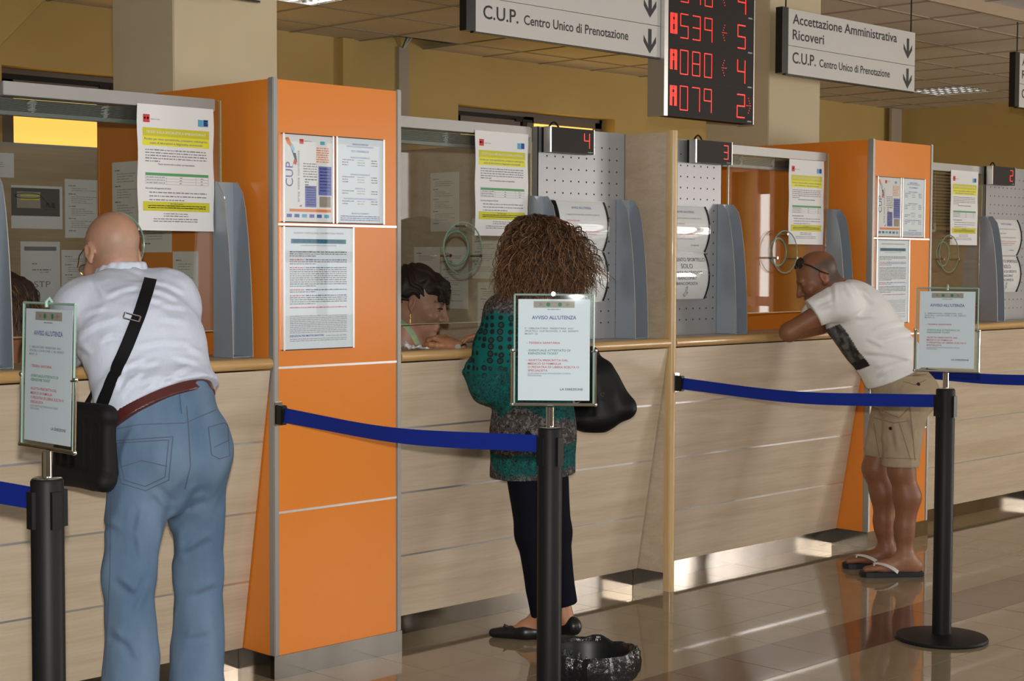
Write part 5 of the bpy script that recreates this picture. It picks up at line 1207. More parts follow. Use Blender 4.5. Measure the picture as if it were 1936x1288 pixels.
s.cap(bagp(-.10, .0, .085), bagp(.10, .0, .085), .030, None, .008); s.cap(bagp(-.10, .012, -.10), bagp(.09, .012, -.095), .030, .030, .012); s.disp += [folds(.003, (10, 10, 10), 61)]
a_, b_ = s.mesh(0.005); mesh_from('pouch', a_, b_, 'bag_black', bag)
MB().box(-.006, .006, -.004, .004, -.05, .05).build('zip_pull', 'chrome', bag).location = tuple(bagp(.04, -.05, -.02)-np.array(bag.location))
path = ss.line([(284, 530), (278, 552), (262, 600), (240, 655), (216, 712), (196, 760), (186, 790)], 0.004, 7)
pts = [(p, n) for p, n in path]; last = bagp(.02, -.02, .09); pts += [(last, pts[-1][1])]
ribbon(pts, 0.037, 0.003).build('strap', 'strap_black', bag, world=True, smooth=True)
front = [(shR+V3(-.06, .03, .075), V3(0, .3, 1)), (shR+V3(-.10, .12, .02), V3(0, 1, .3)), (che+V3(-.02, .16, .0), V3(0, 1, 0)), (wai+V3(-.16, .12, .03), V3(-.6, .8, 0)), (bagp(-.02, .02, .09), V3(-1, .2, 0))]
ribbon(front, 0.037, 0.003).build('strap', 'strap_black', bag, world=True, smooth=True)
p0, n0 = ss.at(249, 602, 0.008); t_ = unit(pts[10][0]-pts[6][0]); sd = unit(np.cross(t_, n0))
m = MB()
for o_ in (-.010, .010): m.tube([p0+t_*o_-sd*.023, p0+t_*o_+sd*.023], .0028, 6)
for o_ in (-.023, .023): m.tube([p0+sd*o_-t_*.010, p0+sd*o_+t_*.010], .0028, 6)
m.build('buckle', 'chrome', bag, world=True, smooth=True)
# ================================================================== THE WOMAN WITH CURLY HAIR
D2 = 6.32
K = lambda px, py, dd=0.0: J(px, py, D2+dd)
wo = empty('person', (1.19, -0.17, 0), 'woman with long curly brown hair, teal patterned tunic and dark trousers', 'person')
whd = K(997, 480, .02); wf, wu = V3(-.20, .93, -.22), V3(0, .2, .98)
wnk = K(1006, 555, .0); wch = K(1005, 625, .02); wwa = K(1006, 730, .0); whi = K(1008, 815, .0)
wsL, wsR = K(950, 592, -.10), K(1062, 590, .12)
weL, wwL = K(926, 728, -.06), K(866, 657, .01)
weR, wwR = K(1080, 700, .25), K(960, 655, .18); wwR = V3(1.12, .06, 1.17)
wkL, waL = K(1006, 1010, -.05), K(1022, 1170, -.03); wkR, waR = K(1050, 1005, .06), K(1066, 1155, .05)
waL = V3(waL[0], waL[1], .085); waR = V3(waR[0], waR[1], .075)
b = Sculpt(); WP = head(b, whd, wf, wu, .97, 1.0, fem=True)
b.cap(whd+V3(0, -.03, -.06), wnk, .052, .056, .03); b.cap(wch, wwa, .12, .11, .05, (Fy, .75)); b.cap(wwa, whi, .11, .13, .05, (Fy, .75)); b.cap(wsL, wsR, .045, None, .04); b.cap(wnk, wch, .07, .11, .05)
b.cap(wsL, weL, .040, .034, .02); b.cap(weL, wwL, .034, .0235, .02); hdir = unit(K(836, 641, .05)-wwL); hand(b, wwL+hdir*.02, hdir, V3(-.1, -.3, 1), -1, 0.95, .98)
b.cap(wsR, weR, .040, .034, .02); b.cap(weR, wwR, .034, .024, .02); hand(b, wwR, V3(-.5, .8, 0), V3(0, 0, 1), 1, 0.4, .9)
wfd = unit(V3(-.62, .78, 0))
for hp, kn, an, fd in ((whi+V3(-.06, -.03, 0), wkL, waL, wfd), (whi+V3(.06, .03, 0), wkR, waR, unit(V3(-.2, .97, 0)))):
    b.cap(hp, kn, .07, .045, .03); b.cap(kn, an, .045, .030, .03); b.cap(an, an+fd*.06+V3(0, 0, -.035), .030, .024, .03); b.cap(an+V3(0, 0, -.04)-fd*.03, an+fd*.16+V3(0, 0, -.062), .026, .015, .03)
v, q = b.mesh(0.0045); mesh_from('body', v, q, 'skin', wo, col_fn((.47, .22, .115)))
# tunic
def tunic_mat():
    m = mat('tunic_print', (0.02, 0.3, 0.28), rough=0.8, spec=0.15, bump=(200, .2, .002)); N = m.node_tree.nodes; L = m.node_tree.links; bs = N['Principled BSDF']
    tc = N.new('ShaderNodeTexCoord'); P = tc.outputs['Object']
    def ramp(src, els):
        r = N.new('ShaderNodeValToRGB'); L.new(src, r.inputs[0]); e = r.color_ramp.elements
        e[0].position, e[0].color = els[0][0], (*els[0][1], 1); e[1].position, e[1].color = els[-1][0], (*els[-1][1], 1)
        for p_, c_ in els[1:-1]: k = e.new(p_); k.color = (*c_, 1)
        return r.outputs[0]
    vo = N.new('ShaderNodeTexVoronoi'); vo.inputs['Scale'].default_value = 36; vo.inputs['Randomness'].default_value = .25; L.new(P, vo.inputs['Vector'])
    nz = N.new('ShaderNodeTexNoise'); nz.inputs['Scale'].default_value = 48; nz.inputs['Detail'].default_value = 3; nz.inputs['Distortion'].default_value = 1.5; L.new(P, nz.inputs['Vector'])
    lo = N.new('ShaderNodeTexNoise'); lo.inputs['Scale'].default_value = 5.5; lo.inputs['Detail'].default_value = 1; L.new(P, lo.inputs['Vector'])
    teal, dk, gr, grl = (0.004, 0.125, 0.115), (0.016, 0.018, 0.020), (0.09, 0.08, 0.078), (0.20, 0.175, 0.165)
    rings = ramp(vo.outputs['Distance'], [(.0, gr), (.12, dk), (.20, teal), (.26, dk), (.42, dk), (.50, teal), (.62, teal)])
    flow = ramp(nz.outputs['Fac'], [(.36, dk), (.44, gr), (.52, dk), (.60, grl), (.7, gr)])
    lace = ramp(nz.outputs['Fac'], [(.38, dk), (.43, teal), (.50, dk), (.54, teal), (.60, teal), (.64, dk), (.70, (.03, .14, .13))])
    sx = N.new('ShaderNodeSeparateXYZ'); L.new(P, sx.inputs[0])
    ad = N.new('ShaderNodeMath'); ad.operation = 'MULTIPLY_ADD'; ad.inputs[1].default_value = .22; L.new(lo.outputs['Fac'], ad.inputs[0]); L.new(sx.outputs[2], ad.inputs[2])
    def mixc(f, a_, c_):
        k = N.new('ShaderNodeMix'); k.data_type = 'RGBA'; L.new(f, k.inputs[0]); L.new(a_, k.inputs[6]); L.new(c_, k.inputs[7]); return k.outputs[2]
    z = lambda els: ramp(ad.outputs[0], els)
    w_, k_ = (1, 1, 1), (0, 0, 0)
    mr = N.new('ShaderNodeMapRange'); mr.inputs[1].default_value = .65; mr.inputs[2].default_value = 1.65; L.new(ad.outputs[0], mr.inputs[0]); H = mr.outputs[0]
    f1 = ramp(H, [(.0, w_), (.12, w_), (.14, k_), (.20, k_), (.22, w_), (.34, w_), (.36, k_), (.72, k_), (.745, w_), (.84, w_), (.865, k_), (1, k_)])
    f2 = ramp(H, [(.0, k_), (.46, k_), (.54, w_), (.76, w_), (.80, k_), (1, k_)])
    c = mixc(f2, lace, rings); c = mixc(f1, c, flow); L.new(c, bs.inputs['Base Color'])
tunic_mat()
s = Sculpt()
s.cap(wch, wwa, .150, .152, .05, (Fy, .80)); s.cap(wwa, whi, .152, .170, .05, (Fy, .82)); s.cap(whi, K(1008, 890, 0), .172, .178, .04, (Fy, .84)); s.cap(wnk, wch, .075, .14, .05, (Fy, .8)); s.cap(wsL, wsR, .062, None, .05)
s.cap(wsL, K(938, 660, -.08), .068, .078, .04); s.cap(K(938, 660, -.08), weL, .078, .070, .04); s.cap(weL, K(905, 700, -.02), .066, .056, .03); s.cap(K(935, 690, -.06), wwa, .06, .10, .05)
s.cap(wsR, weR, .062, .06, .04); s.cap(weR, V3(1.25, .02, 1.18), .058, .045, .03)
s.disp += [folds(.006, 9, 71, V3(0, 0, 1), 3.0), folds(.003, 22, 77, V3(0, 0, 1), 2.0)]
s.cut(V3(0, 0, -1)*1.0+V3(.05, 0, 0), K(1005, 897, 0))
t2 = Sculpt(); t2.cap(K(938, 670, -.08), weL, .076, .072, .04); t2.cap(weL, K(890, 686, -.02), .068, .052, .04); t2.disp += [folds(.005, 14, 73)]; t2.cut(unit(K(866, 657, .01)-K(906, 704, -.03)), K(894, 690, -.02))
vt, qt = join(s.mesh(0.0055), t2.mesh(0.0055)); mesh_from('tunic', vt, qt, 'tunic_print', wo)
# trousers and shoes
mat('trouser_navy', (0.005, 0.006, 0.012), rough=0.8, spec=0.1, bump=(300, .2, .001))
s = Sculpt(); s.cap(wwa, whi, .12, .14, .05, (Fy, .8))
for hp, kn, an in ((whi+V3(-.06, -.03, 0), wkL, waL), (whi+V3(.06, .03, 0), wkR, waR)):
    s.cap(hp, kn, .105, .062, .04); s.cap(kn, an+V3(0, -.01, .012), .058, .046, .03)
s.disp += [folds(.004, 9, 81, V3(0, 0, 1), 2.0)]; s.cut(V3(0, 0, -1)+wfd*-.25, waL+V3(0, 0, .008)-wfd*.0); vp_, qp_ = s.mesh(0.006); mesh_from('trousers', vp_, qp_, 'trouser_navy', wo)
mat('shoe_black', (0.008, 0.008, 0.009), rough=0.35)
for an, fd in ((waL, wfd), (waR, unit(V3(-.2, .97, 0)))):
    g0 = V3(an[0], an[1], 0); sd = np.cross(fd, V3(0, 0, 1)); s = Sculpt()
    s.cap(g0-fd*.045+V3(0, 0, .030), g0+fd*.06+V3(0, 0, .024), .030, .036, .02); s.cap(g0+fd*.06+V3(0, 0, .022), g0+fd*.185+V3(0, 0, .018), .037, .018, .02); s.cap(g0-fd*.045+V3(0, 0, .045), g0-fd*.04+V3(0, 0, .05), .026, None, .02)
    s.cap(g0+fd*.01+V3(0, 0, .078), g0+fd*.085+V3(0, 0, .058), .036, .022, .012, None, 's'); s.cut(V3(0, 0, -1), V3(0, 0, .001))
    a_, b_ = s.mesh(0.004); so = mesh_from('shoe', a_, b_, 'shoe_black', wo)
    bw = MB(); t0 = g0+fd*.135+V3(0, 0, .037)
    for g_ in (-1, 1): bw.tube([t0, t0+sd*.016*g_+fd*.008+V3(0, 0, .012), t0+sd*.024*g_-fd*.004+V3(0, 0, .004), t0], .003, 5)
    bw.build('bow', 'shoe_black', wo, world=True, smooth=True)
# wrist watch
wd = unit(wwL-weL); wc = wwL-wd*.012; m = MB(); a0 = unit(np.cross(wd, V3(0, 0, 1))); a1 = np.cross(wd, a0)
m.tube([wc+.0275*(math.cos(t)*a0+math.sin(t)*a1) for t in np.linspace(0, 2*math.pi, 28, endpoint=False)], .0055, 6, closed=True); m.build('watch_strap', 'chrome', wo, world=True, smooth=True)
tc_ = unit(CAM-wc); tc_ = unit(tc_-wd*(tc_@wd)); e1 = unit(np.cross(tc_, wd)); m = MB()
ring = [(wc+tc_*.028+.0135*(math.cos(t)*wd+math.sin(t)*e1), wc+tc_*.034+.012*(math.cos(t)*wd+math.sin(t)*e1)) for t in np.linspace(0, 2*math.pi, 20, endpoint=False)]
m.add([p for p, _ in ring]+[p for _, p in ring], [(i, (i+1) % 20, 20+(i+1) % 20, 20+i) for i in range(20)]+[tuple(range(20, 40))]); m.build('watch_face', 'alu_bright', wo, world=True)
# curly hair: a soft core and many corkscrew locks
mat('hair_core', (0.030, 0.014, 0.007), rough=0.6)
def strand_mat(name):
    m = mat(name, (.1, .05, .02), rough=0.38); N = m.node_tree.nodes; at = N.new('ShaderNodeVertexColor'); at.layer_name = 'Col'; m.node_tree.links.new(at.outputs[0], N['Principled BSDF'].inputs['Base Color'])
strand_mat('hair_strand')
s = Sculpt(); hr_, hf_, hu_ = frame3(wf, wu); HA = np.array([hr_, hf_, hu_])
s.ell(whd+hu_*.040-hf_*.025, (.090, .102, .092), HA, .04); s.ell(whd-hf_*.045-hu_*.03, (.115, .08, .09), HA, .05); s.ell(whd-hf_*.05-hu_*.095, (.140, .065, .07), HA, .05)
s.disp += [folds(.014, 14, 91), folds(.008, 34, 93)]; a_, b_ = s.mesh(0.006); mesh_from('hair', a_, b_, 'hair_core', wo)
rs = np.random.RandomState(17); HV, HFc, HC = [], [], []
LN, LS = 28, 4
LFC = np.array([(i*LS+k, i*LS+(k+1) % LS, (i+1)*LS+(k+1) % LS, (i+1)*LS+k) for i in range(LN-1) for k in range(LS)])
def tan_frame(P):
    T = np.gradient(P, axis=0); T /= np.linalg.norm(T, axis=1)[:, None]; a = np.cross(T, [0.3, .5, .8]); a /= np.linalg.norm(a, axis=1)[:, None]; return a, np.cross(T, a)
def lock(p0, p1, p2, rad, tw, th, colr):
    ts = np.linspace(0, 1, LN); t = ts[:, None]; P = (1-t)**2*p0+2*t*(1-t)*p1+t*t*p2; a, bb = tan_frame(P)
    w = rs.rand()*6.28+ts*tw*6.28; rr_ = rad*np.clip(ts*2.2, 0.1, 1); P = P+(rr_*np.cos(w))[:, None]*a+(rr_*np.sin(w))[:, None]*bb; a, bb = tan_frame(P)
    h_ = (th*(1-.6*ts**3))[:, None]; an = 6.283*np.arange(LS)/LS
    R_ = P[:, None, :]+h_[:, None]*(np.cos(an)[None, :, None]*a[:, None]+np.sin(an)[None, :, None]*bb[:, None])
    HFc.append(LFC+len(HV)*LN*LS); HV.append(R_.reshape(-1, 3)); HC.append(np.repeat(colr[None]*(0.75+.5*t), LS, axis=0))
pal = [(.055, .024, .010), (.10, .044, .016), (.14, .062, .024), (.21, .105, .043), (.035, .016, .008), (.10, .045, .017)]
def grow(count, hd_, A, sc, length, flare, rad, pal, back=0.25):
    r_, f_, u_ = A
    for i in range(count):
        th = rs.uniform(-math.pi, math.pi); el = rs.uniform(0.02, 1.0)**0.75*math.pi/2
        d = math.cos(el)*(math.cos(th)*r_-math.sin(th)*f_)+math.sin(el)*u_
        if d@f_ > .45 and d@u_ < .75: continue
        p0 = hd_+sc*(d@r_*.086*r_+(d@f_*.098-.02)*f_+(d@u_*.088+.04)*u_)
        out = unit(d-u_*(d@u_)+1e-6*r_); out = unit(out-f_*max(0, out@f_)*1.2-f_*back)
        L = length*rs.uniform(.75, 1.12)
        p1 = p0+out*flare*rs.uniform(.6, 1.3)+u_*.02-V3(0, 0, L*.25); p2 = p0+out*flare*rs.uniform(.9, 1.9)-V3(0, 0, L+max(0, (p0-hd_)@u_))+r_*rs.normal(0, .015)
        lock(p0, p1, p2, rad*rs.uniform(.5, 1.2), rs.uniform(4, 7.5)*L/.3, rs.uniform(.0013, .0030), np.array(pal[rs.randint(len(pal))])*rs.uniform(.8, 1.3))
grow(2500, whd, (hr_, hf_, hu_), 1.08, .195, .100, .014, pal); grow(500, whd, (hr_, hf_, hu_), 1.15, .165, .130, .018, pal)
def hair_mesh(root):
    global HV, HFc, HC
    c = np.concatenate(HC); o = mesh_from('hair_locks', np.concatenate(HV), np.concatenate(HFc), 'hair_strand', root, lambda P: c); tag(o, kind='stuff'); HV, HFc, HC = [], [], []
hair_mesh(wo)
# her handbag
mat('bag_leather', (0.005, 0.005, 0.006), rough=0.5, spec=0.25, bump=(90, .25, .002))
hbc = K(1128, 735, .16); hb = empty('handbag', (hbc[0], hbc[1], hbc[2]-.18), 'large black slouchy handbag on the curly-haired woman\'s arm', 'bag')
s = Sculpt(); u1, u2 = unit(RT*V3(1, 1, 0)), unit(FW*V3(1, 1, 0))
HBp = lambda px, py, dd=.16: K(px, py, dd)
for a0_, a1_, r0_, r1_ in (((1118, 670), (1128, 740), .030, .05), ((1128, 720), (1140, 785), .055, .06), ((1110, 788), (1182, 775), .045, .035), ((1140, 700), (1180, 765), .035, .035), ((1085, 790), (1120, 795), .04, .045)):
    s.cap(HBp(*a0_), HBp(*a1_), r0_, r1_, .04, (u2, .9))
s.disp += [folds(.007, 9, 101, V3(.3, -.3, .9), 2.0)]; s.cut(V3(0, 0, -1), HBp(1140, 818)); a_, b_ = s.mesh(0.006); mesh_from('pouch', a_, b_, 'bag_leather', hb)
MB().tube([HBp(1118, 670), HBp(1100, 640, .15), HBp(1085, 640, .13), HBp(1078, 690, .20), HBp(1092, 760, .22)], .011, 8).build('handle', 'bag_leather', hb, world=True, smooth=True)
hs = Surf((a_, b_)); q0 = hs.at(1139, 746, .002)
if q0:
    m = MB(); p, n = q0; e1 = unit(np.cross(V3(0, 0, 1), n)); e2 = np.cross(n, e1); m.tube([p+.008*(math.cos(t)*e1+math.sin(t)*e2) for t in np.linspace(.5, 5.6, 14)], .0016, 5).tube([p+.007*e1*1, p+.002*e1], .0016, 5); m.build('clasp', 'chrome', hb, world=True, smooth=True)
# ================================================================== THE MAN IN KHAKI SHORTS
D3 = 7.66
Q = lambda px, py, dd=0.0: J(px, py, D3+dd)
mn = empty('person', (3.30, -0.40, 0), 'man in a white T-shirt and khaki shorts bending over the counter', 'person')
mhd = Q(1545, 525, .0); mf = unit(Q(1490, 553, .0)-mhd)*.97+V3(.0, .0, 0); mu = unit(Q(1572, 470, 0)-mhd)
b = Sculpt(); MP = head(b, mhd, mf, mu, 1.0, 1.0)
mnk = Q(1608, 566, .0); mch = Q(1622, 598, .0); mwa = Q(1683, 682, .0); mpe = Q(1706, 742, .0)
msN, msF = Q(1592, 570, -.15), Q(1600, 578, .17); meN, meF = Q(1492, 628, -.10), Q(1515, 622, .15); mwN, mwF = Q(1552, 622, .08), Q(1545, 618, .05)
b.cap(mhd-unit(mf)*.03+V3(0, 0, -.03), mnk, .062, .064, .03); b.cap(mnk, mch, .07, .12, .05); b.cap(mch, mwa, .125, .12, .05); b.cap(mwa, mpe, .12, .125, .05); b.cap(msN, msF, .05, None, .04)
b.cap(msN, meN, .056, .043, .02); b.cap(meN, mwN, .043, .028, .02); hand(b, mwN+unit(mwN-meN)*.02, unit(mwN-meN), V3(0, 0, 1), 1, .5, .95)
b.cap(msF, meF, .052, .042, .02); b.cap(meF, mwF, .042, .028, .02); hand(b, mwF+V3(0, 0, .01), unit(V3(.3, .2, .0)), V3(0, 0, 1), -1, .5, .95)
mfd = unit(V3(-.72, .69, 0)); hN, hF = Q(1712, 765, -.10), Q(1690, 765, .10)
kN, kF = Q(1704, 890, -.09), Q(1655, 885, .10); aN, aF = Q(1712, 1052, -.08), Q(1677, 1035, .13)
aN = V3(aN[0], aN[1], .085); aF = V3(aF[0], aF[1], .085)
for hp, kn, an in ((hN, kN, aN), (hF, kF, aF)):
    b.cap(hp, kn, .085, .060, .03); cal = kn+(an-kn)*.30-mfd*.022
    b.cap(kn, cal, .058, .060, .03); b.cap(cal, kn+(an-kn)*.72, .060, .040, .03); b.cap(kn+(an-kn)*.65, an, .043, .037, .03); b.ell(an, (.04, .04, .032), None, .02)
    g0 = V3(an[0], an[1], 0); b.cap(g0-mfd*.045+V3(0, 0, .052), an, .032, .035, .03); b.cap(an+V3(0, 0, -.015), g0+mfd*.11+V3(0, 0, .045), .036, .024, .03); b.cap(g0-mfd*.04+V3(0, 0, .046), g0+mfd*.13+V3(0, 0, .040), .028, .026, .03)
    sd = np.cross(mfd, V3(0, 0, 1))
    for t_, (o_, l_, r_) in enumerate(((-.030, .195, .014), (-.010, .190, .0105), (.007, .183, .010), (.022, .172, .0095), (.036, .158, .009))):
        o_ = o_ if an is aF else o_
        b.cap(g0+mfd*.12+sd*o_*.8+V3(0, 0, .040), g0+mfd*l_+sd*o_+V3(0, 0, .036), .014, r_, .006)
v, q = b.mesh(0.0045)
mr_, mff, muu = frame3(mf, mu)
def buzz(P):
    d = P-mhd; x, y, z = d@mr_, d@mff, d@muu
    return np.clip((z+.045+.35*np.clip(-y, -.06, .06))/.02, 0, 1)*np.clip((.035-y)/.03, 0, 1)*np.clip((.078-z-.25*np.clip(y+.03, 0, 1))/.03, 0, 1)*(np.linalg.norm(d, axis=1) < .17)
beard = lambda P: np.clip((-.05-(P-mhd)@muu)/.02, 0, 1)*np.clip(((P-mhd)@mff-.02)/.03, 0, 1)*(np.linalg.norm(P-mhd, axis=1) < .16)*.55
mesh_from('body', v, q, 'skin', mn, col_fn((.25, .100, .048), (buzz, (.095, .058, .040)), (blob(MP(-.086, -.012, -.004), .042, .3), (.28, .10, .055)), (blob(MP(.086, -.012, -.004), .042, .3), (.28, .10, .055)), (beard, (.16, .085, .055)), (blob(Q(1700, 1080, -.08), .16), (.36, .17, .10))))
# T-shirt with a dark print on the belly
mat('tee_white', (0.80, 0.79, 0.77), rough=0.85)
s = Sculpt()
s.cap(mnk, mch, .085, .140, .05); s.cap(mch, Q(1650, 640, 0), .146, .142, .05); s.cap(Q(1650, 640, 0), mwa, .142, .142, .05); s.cap(mwa, Q(1700, 722, 0), .142, .145, .04); s.cap(msN, msF, .075, None, .05)
s.cap(msN, Q(1535, 592, -.13), .080, .066, .04); s.cap(msF, Q(1540, 595, .16), .076, .066, .04)
s.disp += [creases([[(1597, 536), (1612, 560)], [(1604, 532), (1626, 552)], [(1650, 622), (1685, 612), (1720, 608)], [(1660, 640), (1700, 630), (1728, 626)], [(1632, 664), (1676, 668), (1720, 676)], [(1655, 694), (1690, 682), (1724, 676)], [(1578, 534), (1580, 575)], [(1636, 548), (1655, 570)], [(1540, 570), (1572, 556)], [(1548, 584), (1574, 572)], [(1660, 712), (1684, 694)], [(1640, 640), (1668, 652)], [(1620, 600), (1650, 596)]], .006, 4.0), folds(.005, 8, 111, V3(-.5, .5, .5), 2.6), folds(.003, 17, 113, V3(1, -1, .3), 2.2)]
s.cut(unit(Q(1520, 604, -.13)-Q(1560, 580, -.13)), Q(1537, 592, -.13)); hemn = np.cross(unit(Q(1641, 735)-Q(1742, 688)), u2); hemn = hemn if hemn[2] < 0 else -hemn
s.cut(hemn, Q(1690, 712)); vm_, qm_ = s.mesh(0.0055)
pr0, pr1 = Q(1578, 622), Q(1622, 694); pax = unit(pr1-pr0); pfr = unit(np.cross(pax, u2)); pfr = pfr if pfr[2] < 0 else -pfr
def prt(P):
    t = (P-pr0)@pax; o_ = (P-Q(1650, 640, 0)); side = (P-J(1600, 650, D3))@u2
    L_ = np.linalg.norm(pr1-pr0); front = (P-pr0)@pfr
    return ((t > -.02) & (t < L_+.01) & (np.abs(side) < .115) & (front > -.05)).astype(float)
def prcol(P):
    n = noise3(P, 40, 121); g = np.clip(.18+.22*n, .04, .5); return g
m = MATS['tee_white']; N = m.node_tree.nodes; at = N.new('ShaderNodeVertexColor'); at.layer_name = 'Col'; m.node_tree.links.new(at.outputs[0], N['Principled BSDF'].inputs['Base Color'])
def teecol(P):
    c = np.tile(np.array([.86, .86, .85]), (len(P), 1)); w = prt(P) > .5; n = np.clip(.10+.10*noise3(P, 45, 121)+.05*noise3(P, 110, 122), .02, .3); c[w] = n[w][:, None]*np.array([.95, 1, 1])
    t = (P-pr0)@pax; L_ = np.linalg.norm(pr1-pr0); c[w & (t > L_-.035)] = (.012, .012, .013); return c
mesh_from('t_shirt', vm_, qm_, 'tee_white', mn, teecol)
# shorts
mat('khaki', (0.36, 0.28, 0.18), rough=0.9, noise=((0.42, 0.33, 0.22), 9, 5, (1, 1, 1)), bump=(250, .25, .0015))
s = Sculpt()
s.cap(Q(1694, 708, 0), mpe, .132, .140, .04); s.ell(mpe+u1*.035+V3(0, 0, -.01), (.13, .13, .12), None, .05)
s.cap(hN, Q(1702, 872, -.09), .104, .080, .04); s.cap(hF, Q(1664, 848, .10), .098, .072, .04); s.cap(Q(1702, 868, -.09), Q(1702, 878, -.09), .084, None, .006)
s.disp += [creases([[(1652, 800), (1672, 840)], [(1690, 800), (1698, 850)], [(1722, 790), (1730, 830)], [(1650, 760), (1690, 752)], [(1700, 745), (1740, 742)], [(1664, 780), (1705, 786)]], .005, 4.0), folds(.005, 10, 131), folds(.003, 24, 133)]
s.cut(-hemn, Q(1690, 702)); kc = unit(kN-hN); s.cut(unit(V3(-.02, 0, -1)), Q(1700, 882, -.09))
vk, qk = s.mesh(0.0055); mesh_from('shorts', vk, qk, 'khaki', mn)
ks = Surf((vk, qk)); mat('khaki_dark', (0.22, 0.165, 0.10), rough=0.9)
for pts in ([(1706, 712), (1752, 708)], [(1708, 722), (1730, 728), (1752, 718)], [(1650, 770), (1700, 790), (1718, 772)], [(1652, 790), (1690, 800), (1718, 796)], [(1700, 800), (1722, 870)], [(1652, 800), (1662, 862)], [(1720, 770), (1730, 870)], [(1664, 866), (1738, 868)]):
    stitch(ks, pts, mn, .003, 'khaki_dark')
for x, y in ((1736, 727), (1684, 810)):
    g_ = ks.at(x, y, .001)
    if g_: MB().tube([g_[0], g_[0]+g_[1]*.004], .008, 10).build('button', 'black_plastic', mn, world=True)
# sunglasses pushed up on the head
g = MB()
for sg in (-1, 1): g.tube([MP(sg*.086, -.040, -.006), MP(sg*.087, -.012, .022), MP(sg*.080, .020, .070), MP(sg*.066, .040, .090)], [.003, .004, .004, .004], 6)
g.build('sunglasses_arms', 'black_gloss', mn, world=True, smooth=True)
m = MB()
for sg in (-1, 1):
    n_ = 18; c_ = [MP(sg*.036+.030*math.cos(t), .052-.019*math.sin(t)-.10*abs(sg*.036+.03*math.cos(t)), .112+.016*math.sin(t)-.34*abs(sg*.036+.03*math.cos(t))) for t in np.linspace(0, 2*math.pi, n_, endpoint=False)]
    m.tube(c_, .004, 6, closed=True); m.add([sum(c_)/n_+muu*.008]+c_, [(0, 1+i, 1+(i+1) % n_) for i in range(n_)])
m.build('sunglasses_lenses', 'black_gloss', mn, world=True, smooth=True)
# flip-flops
mat('rubber_black', (0.010, 0.011, 0.014), rough=0.5); mat('strap_white', (0.72, 0.70, 0.66), rough=0.5)
for k, an in enumerate((aN, aF)):
    g0 = V3(an[0], an[1], 0); sd = np.cross(mfd, V3(0, 0, 1)); r_ = []
    for t, w_, o_ in ((-.085, .020, 0), (-.075, .034, 0), (-.02, .038, 0), (.05, .038, 0), (.11, .048, 0), (.16, .050, .0), (.195, .042, -.004), (.215, .024, -.008)): r_.append((t, w_, o_))
    out = [g0+mfd*t+sd*(o_+w_) for t, w_, o_ in r_]+[g0+mfd*t+sd*(o_-w_) for t, w_, o_ in r_[::-1]]; n_ = len(out)
    sole = MB().add([p+V3(0, 0, .001) for p in out]+[p+V3(0, 0, .024) for p in out], [tuple(range(n_-1, -1, -1)), tuple(range(n_, 2*n_))]+[(i, (i+1) % n_, n_+(i+1) % n_, n_+i) for i in range(n_)]).build('sandal_sole', 'rubber_black', mn, world=True, bevel=.004)
    tp = g0+mfd*.150+sd*-.018+V3(0, 0, .062)
    for sg in (-1, 1):
        e = g0+mfd*.045+sd*.044*sg+V3(0, 0, .024); midp = (tp+e)/2+V3(0, 0, .024)+sd*.010*sg
        pth = [((1-t)**2*tp+2*t*(1-t)*midp+t*t*e, unit(V3(0, 0, 1)+sd*sg*.9*t)) for t in np.linspace(0, 1, 12)]
        ribbon(pth, .022, .003).build('sandal_strap', 'strap_white', mn, world=True, smooth=True)
    MB().tube([tp, g0+mfd*.158+sd*-.020+V3(0, 0, .022)], .004, 6).build('toe_post', 'strap_white', mn, world=True)
    lg = g0+mfd*.125-sd*.030+V3(0, 0, .074) if False else None
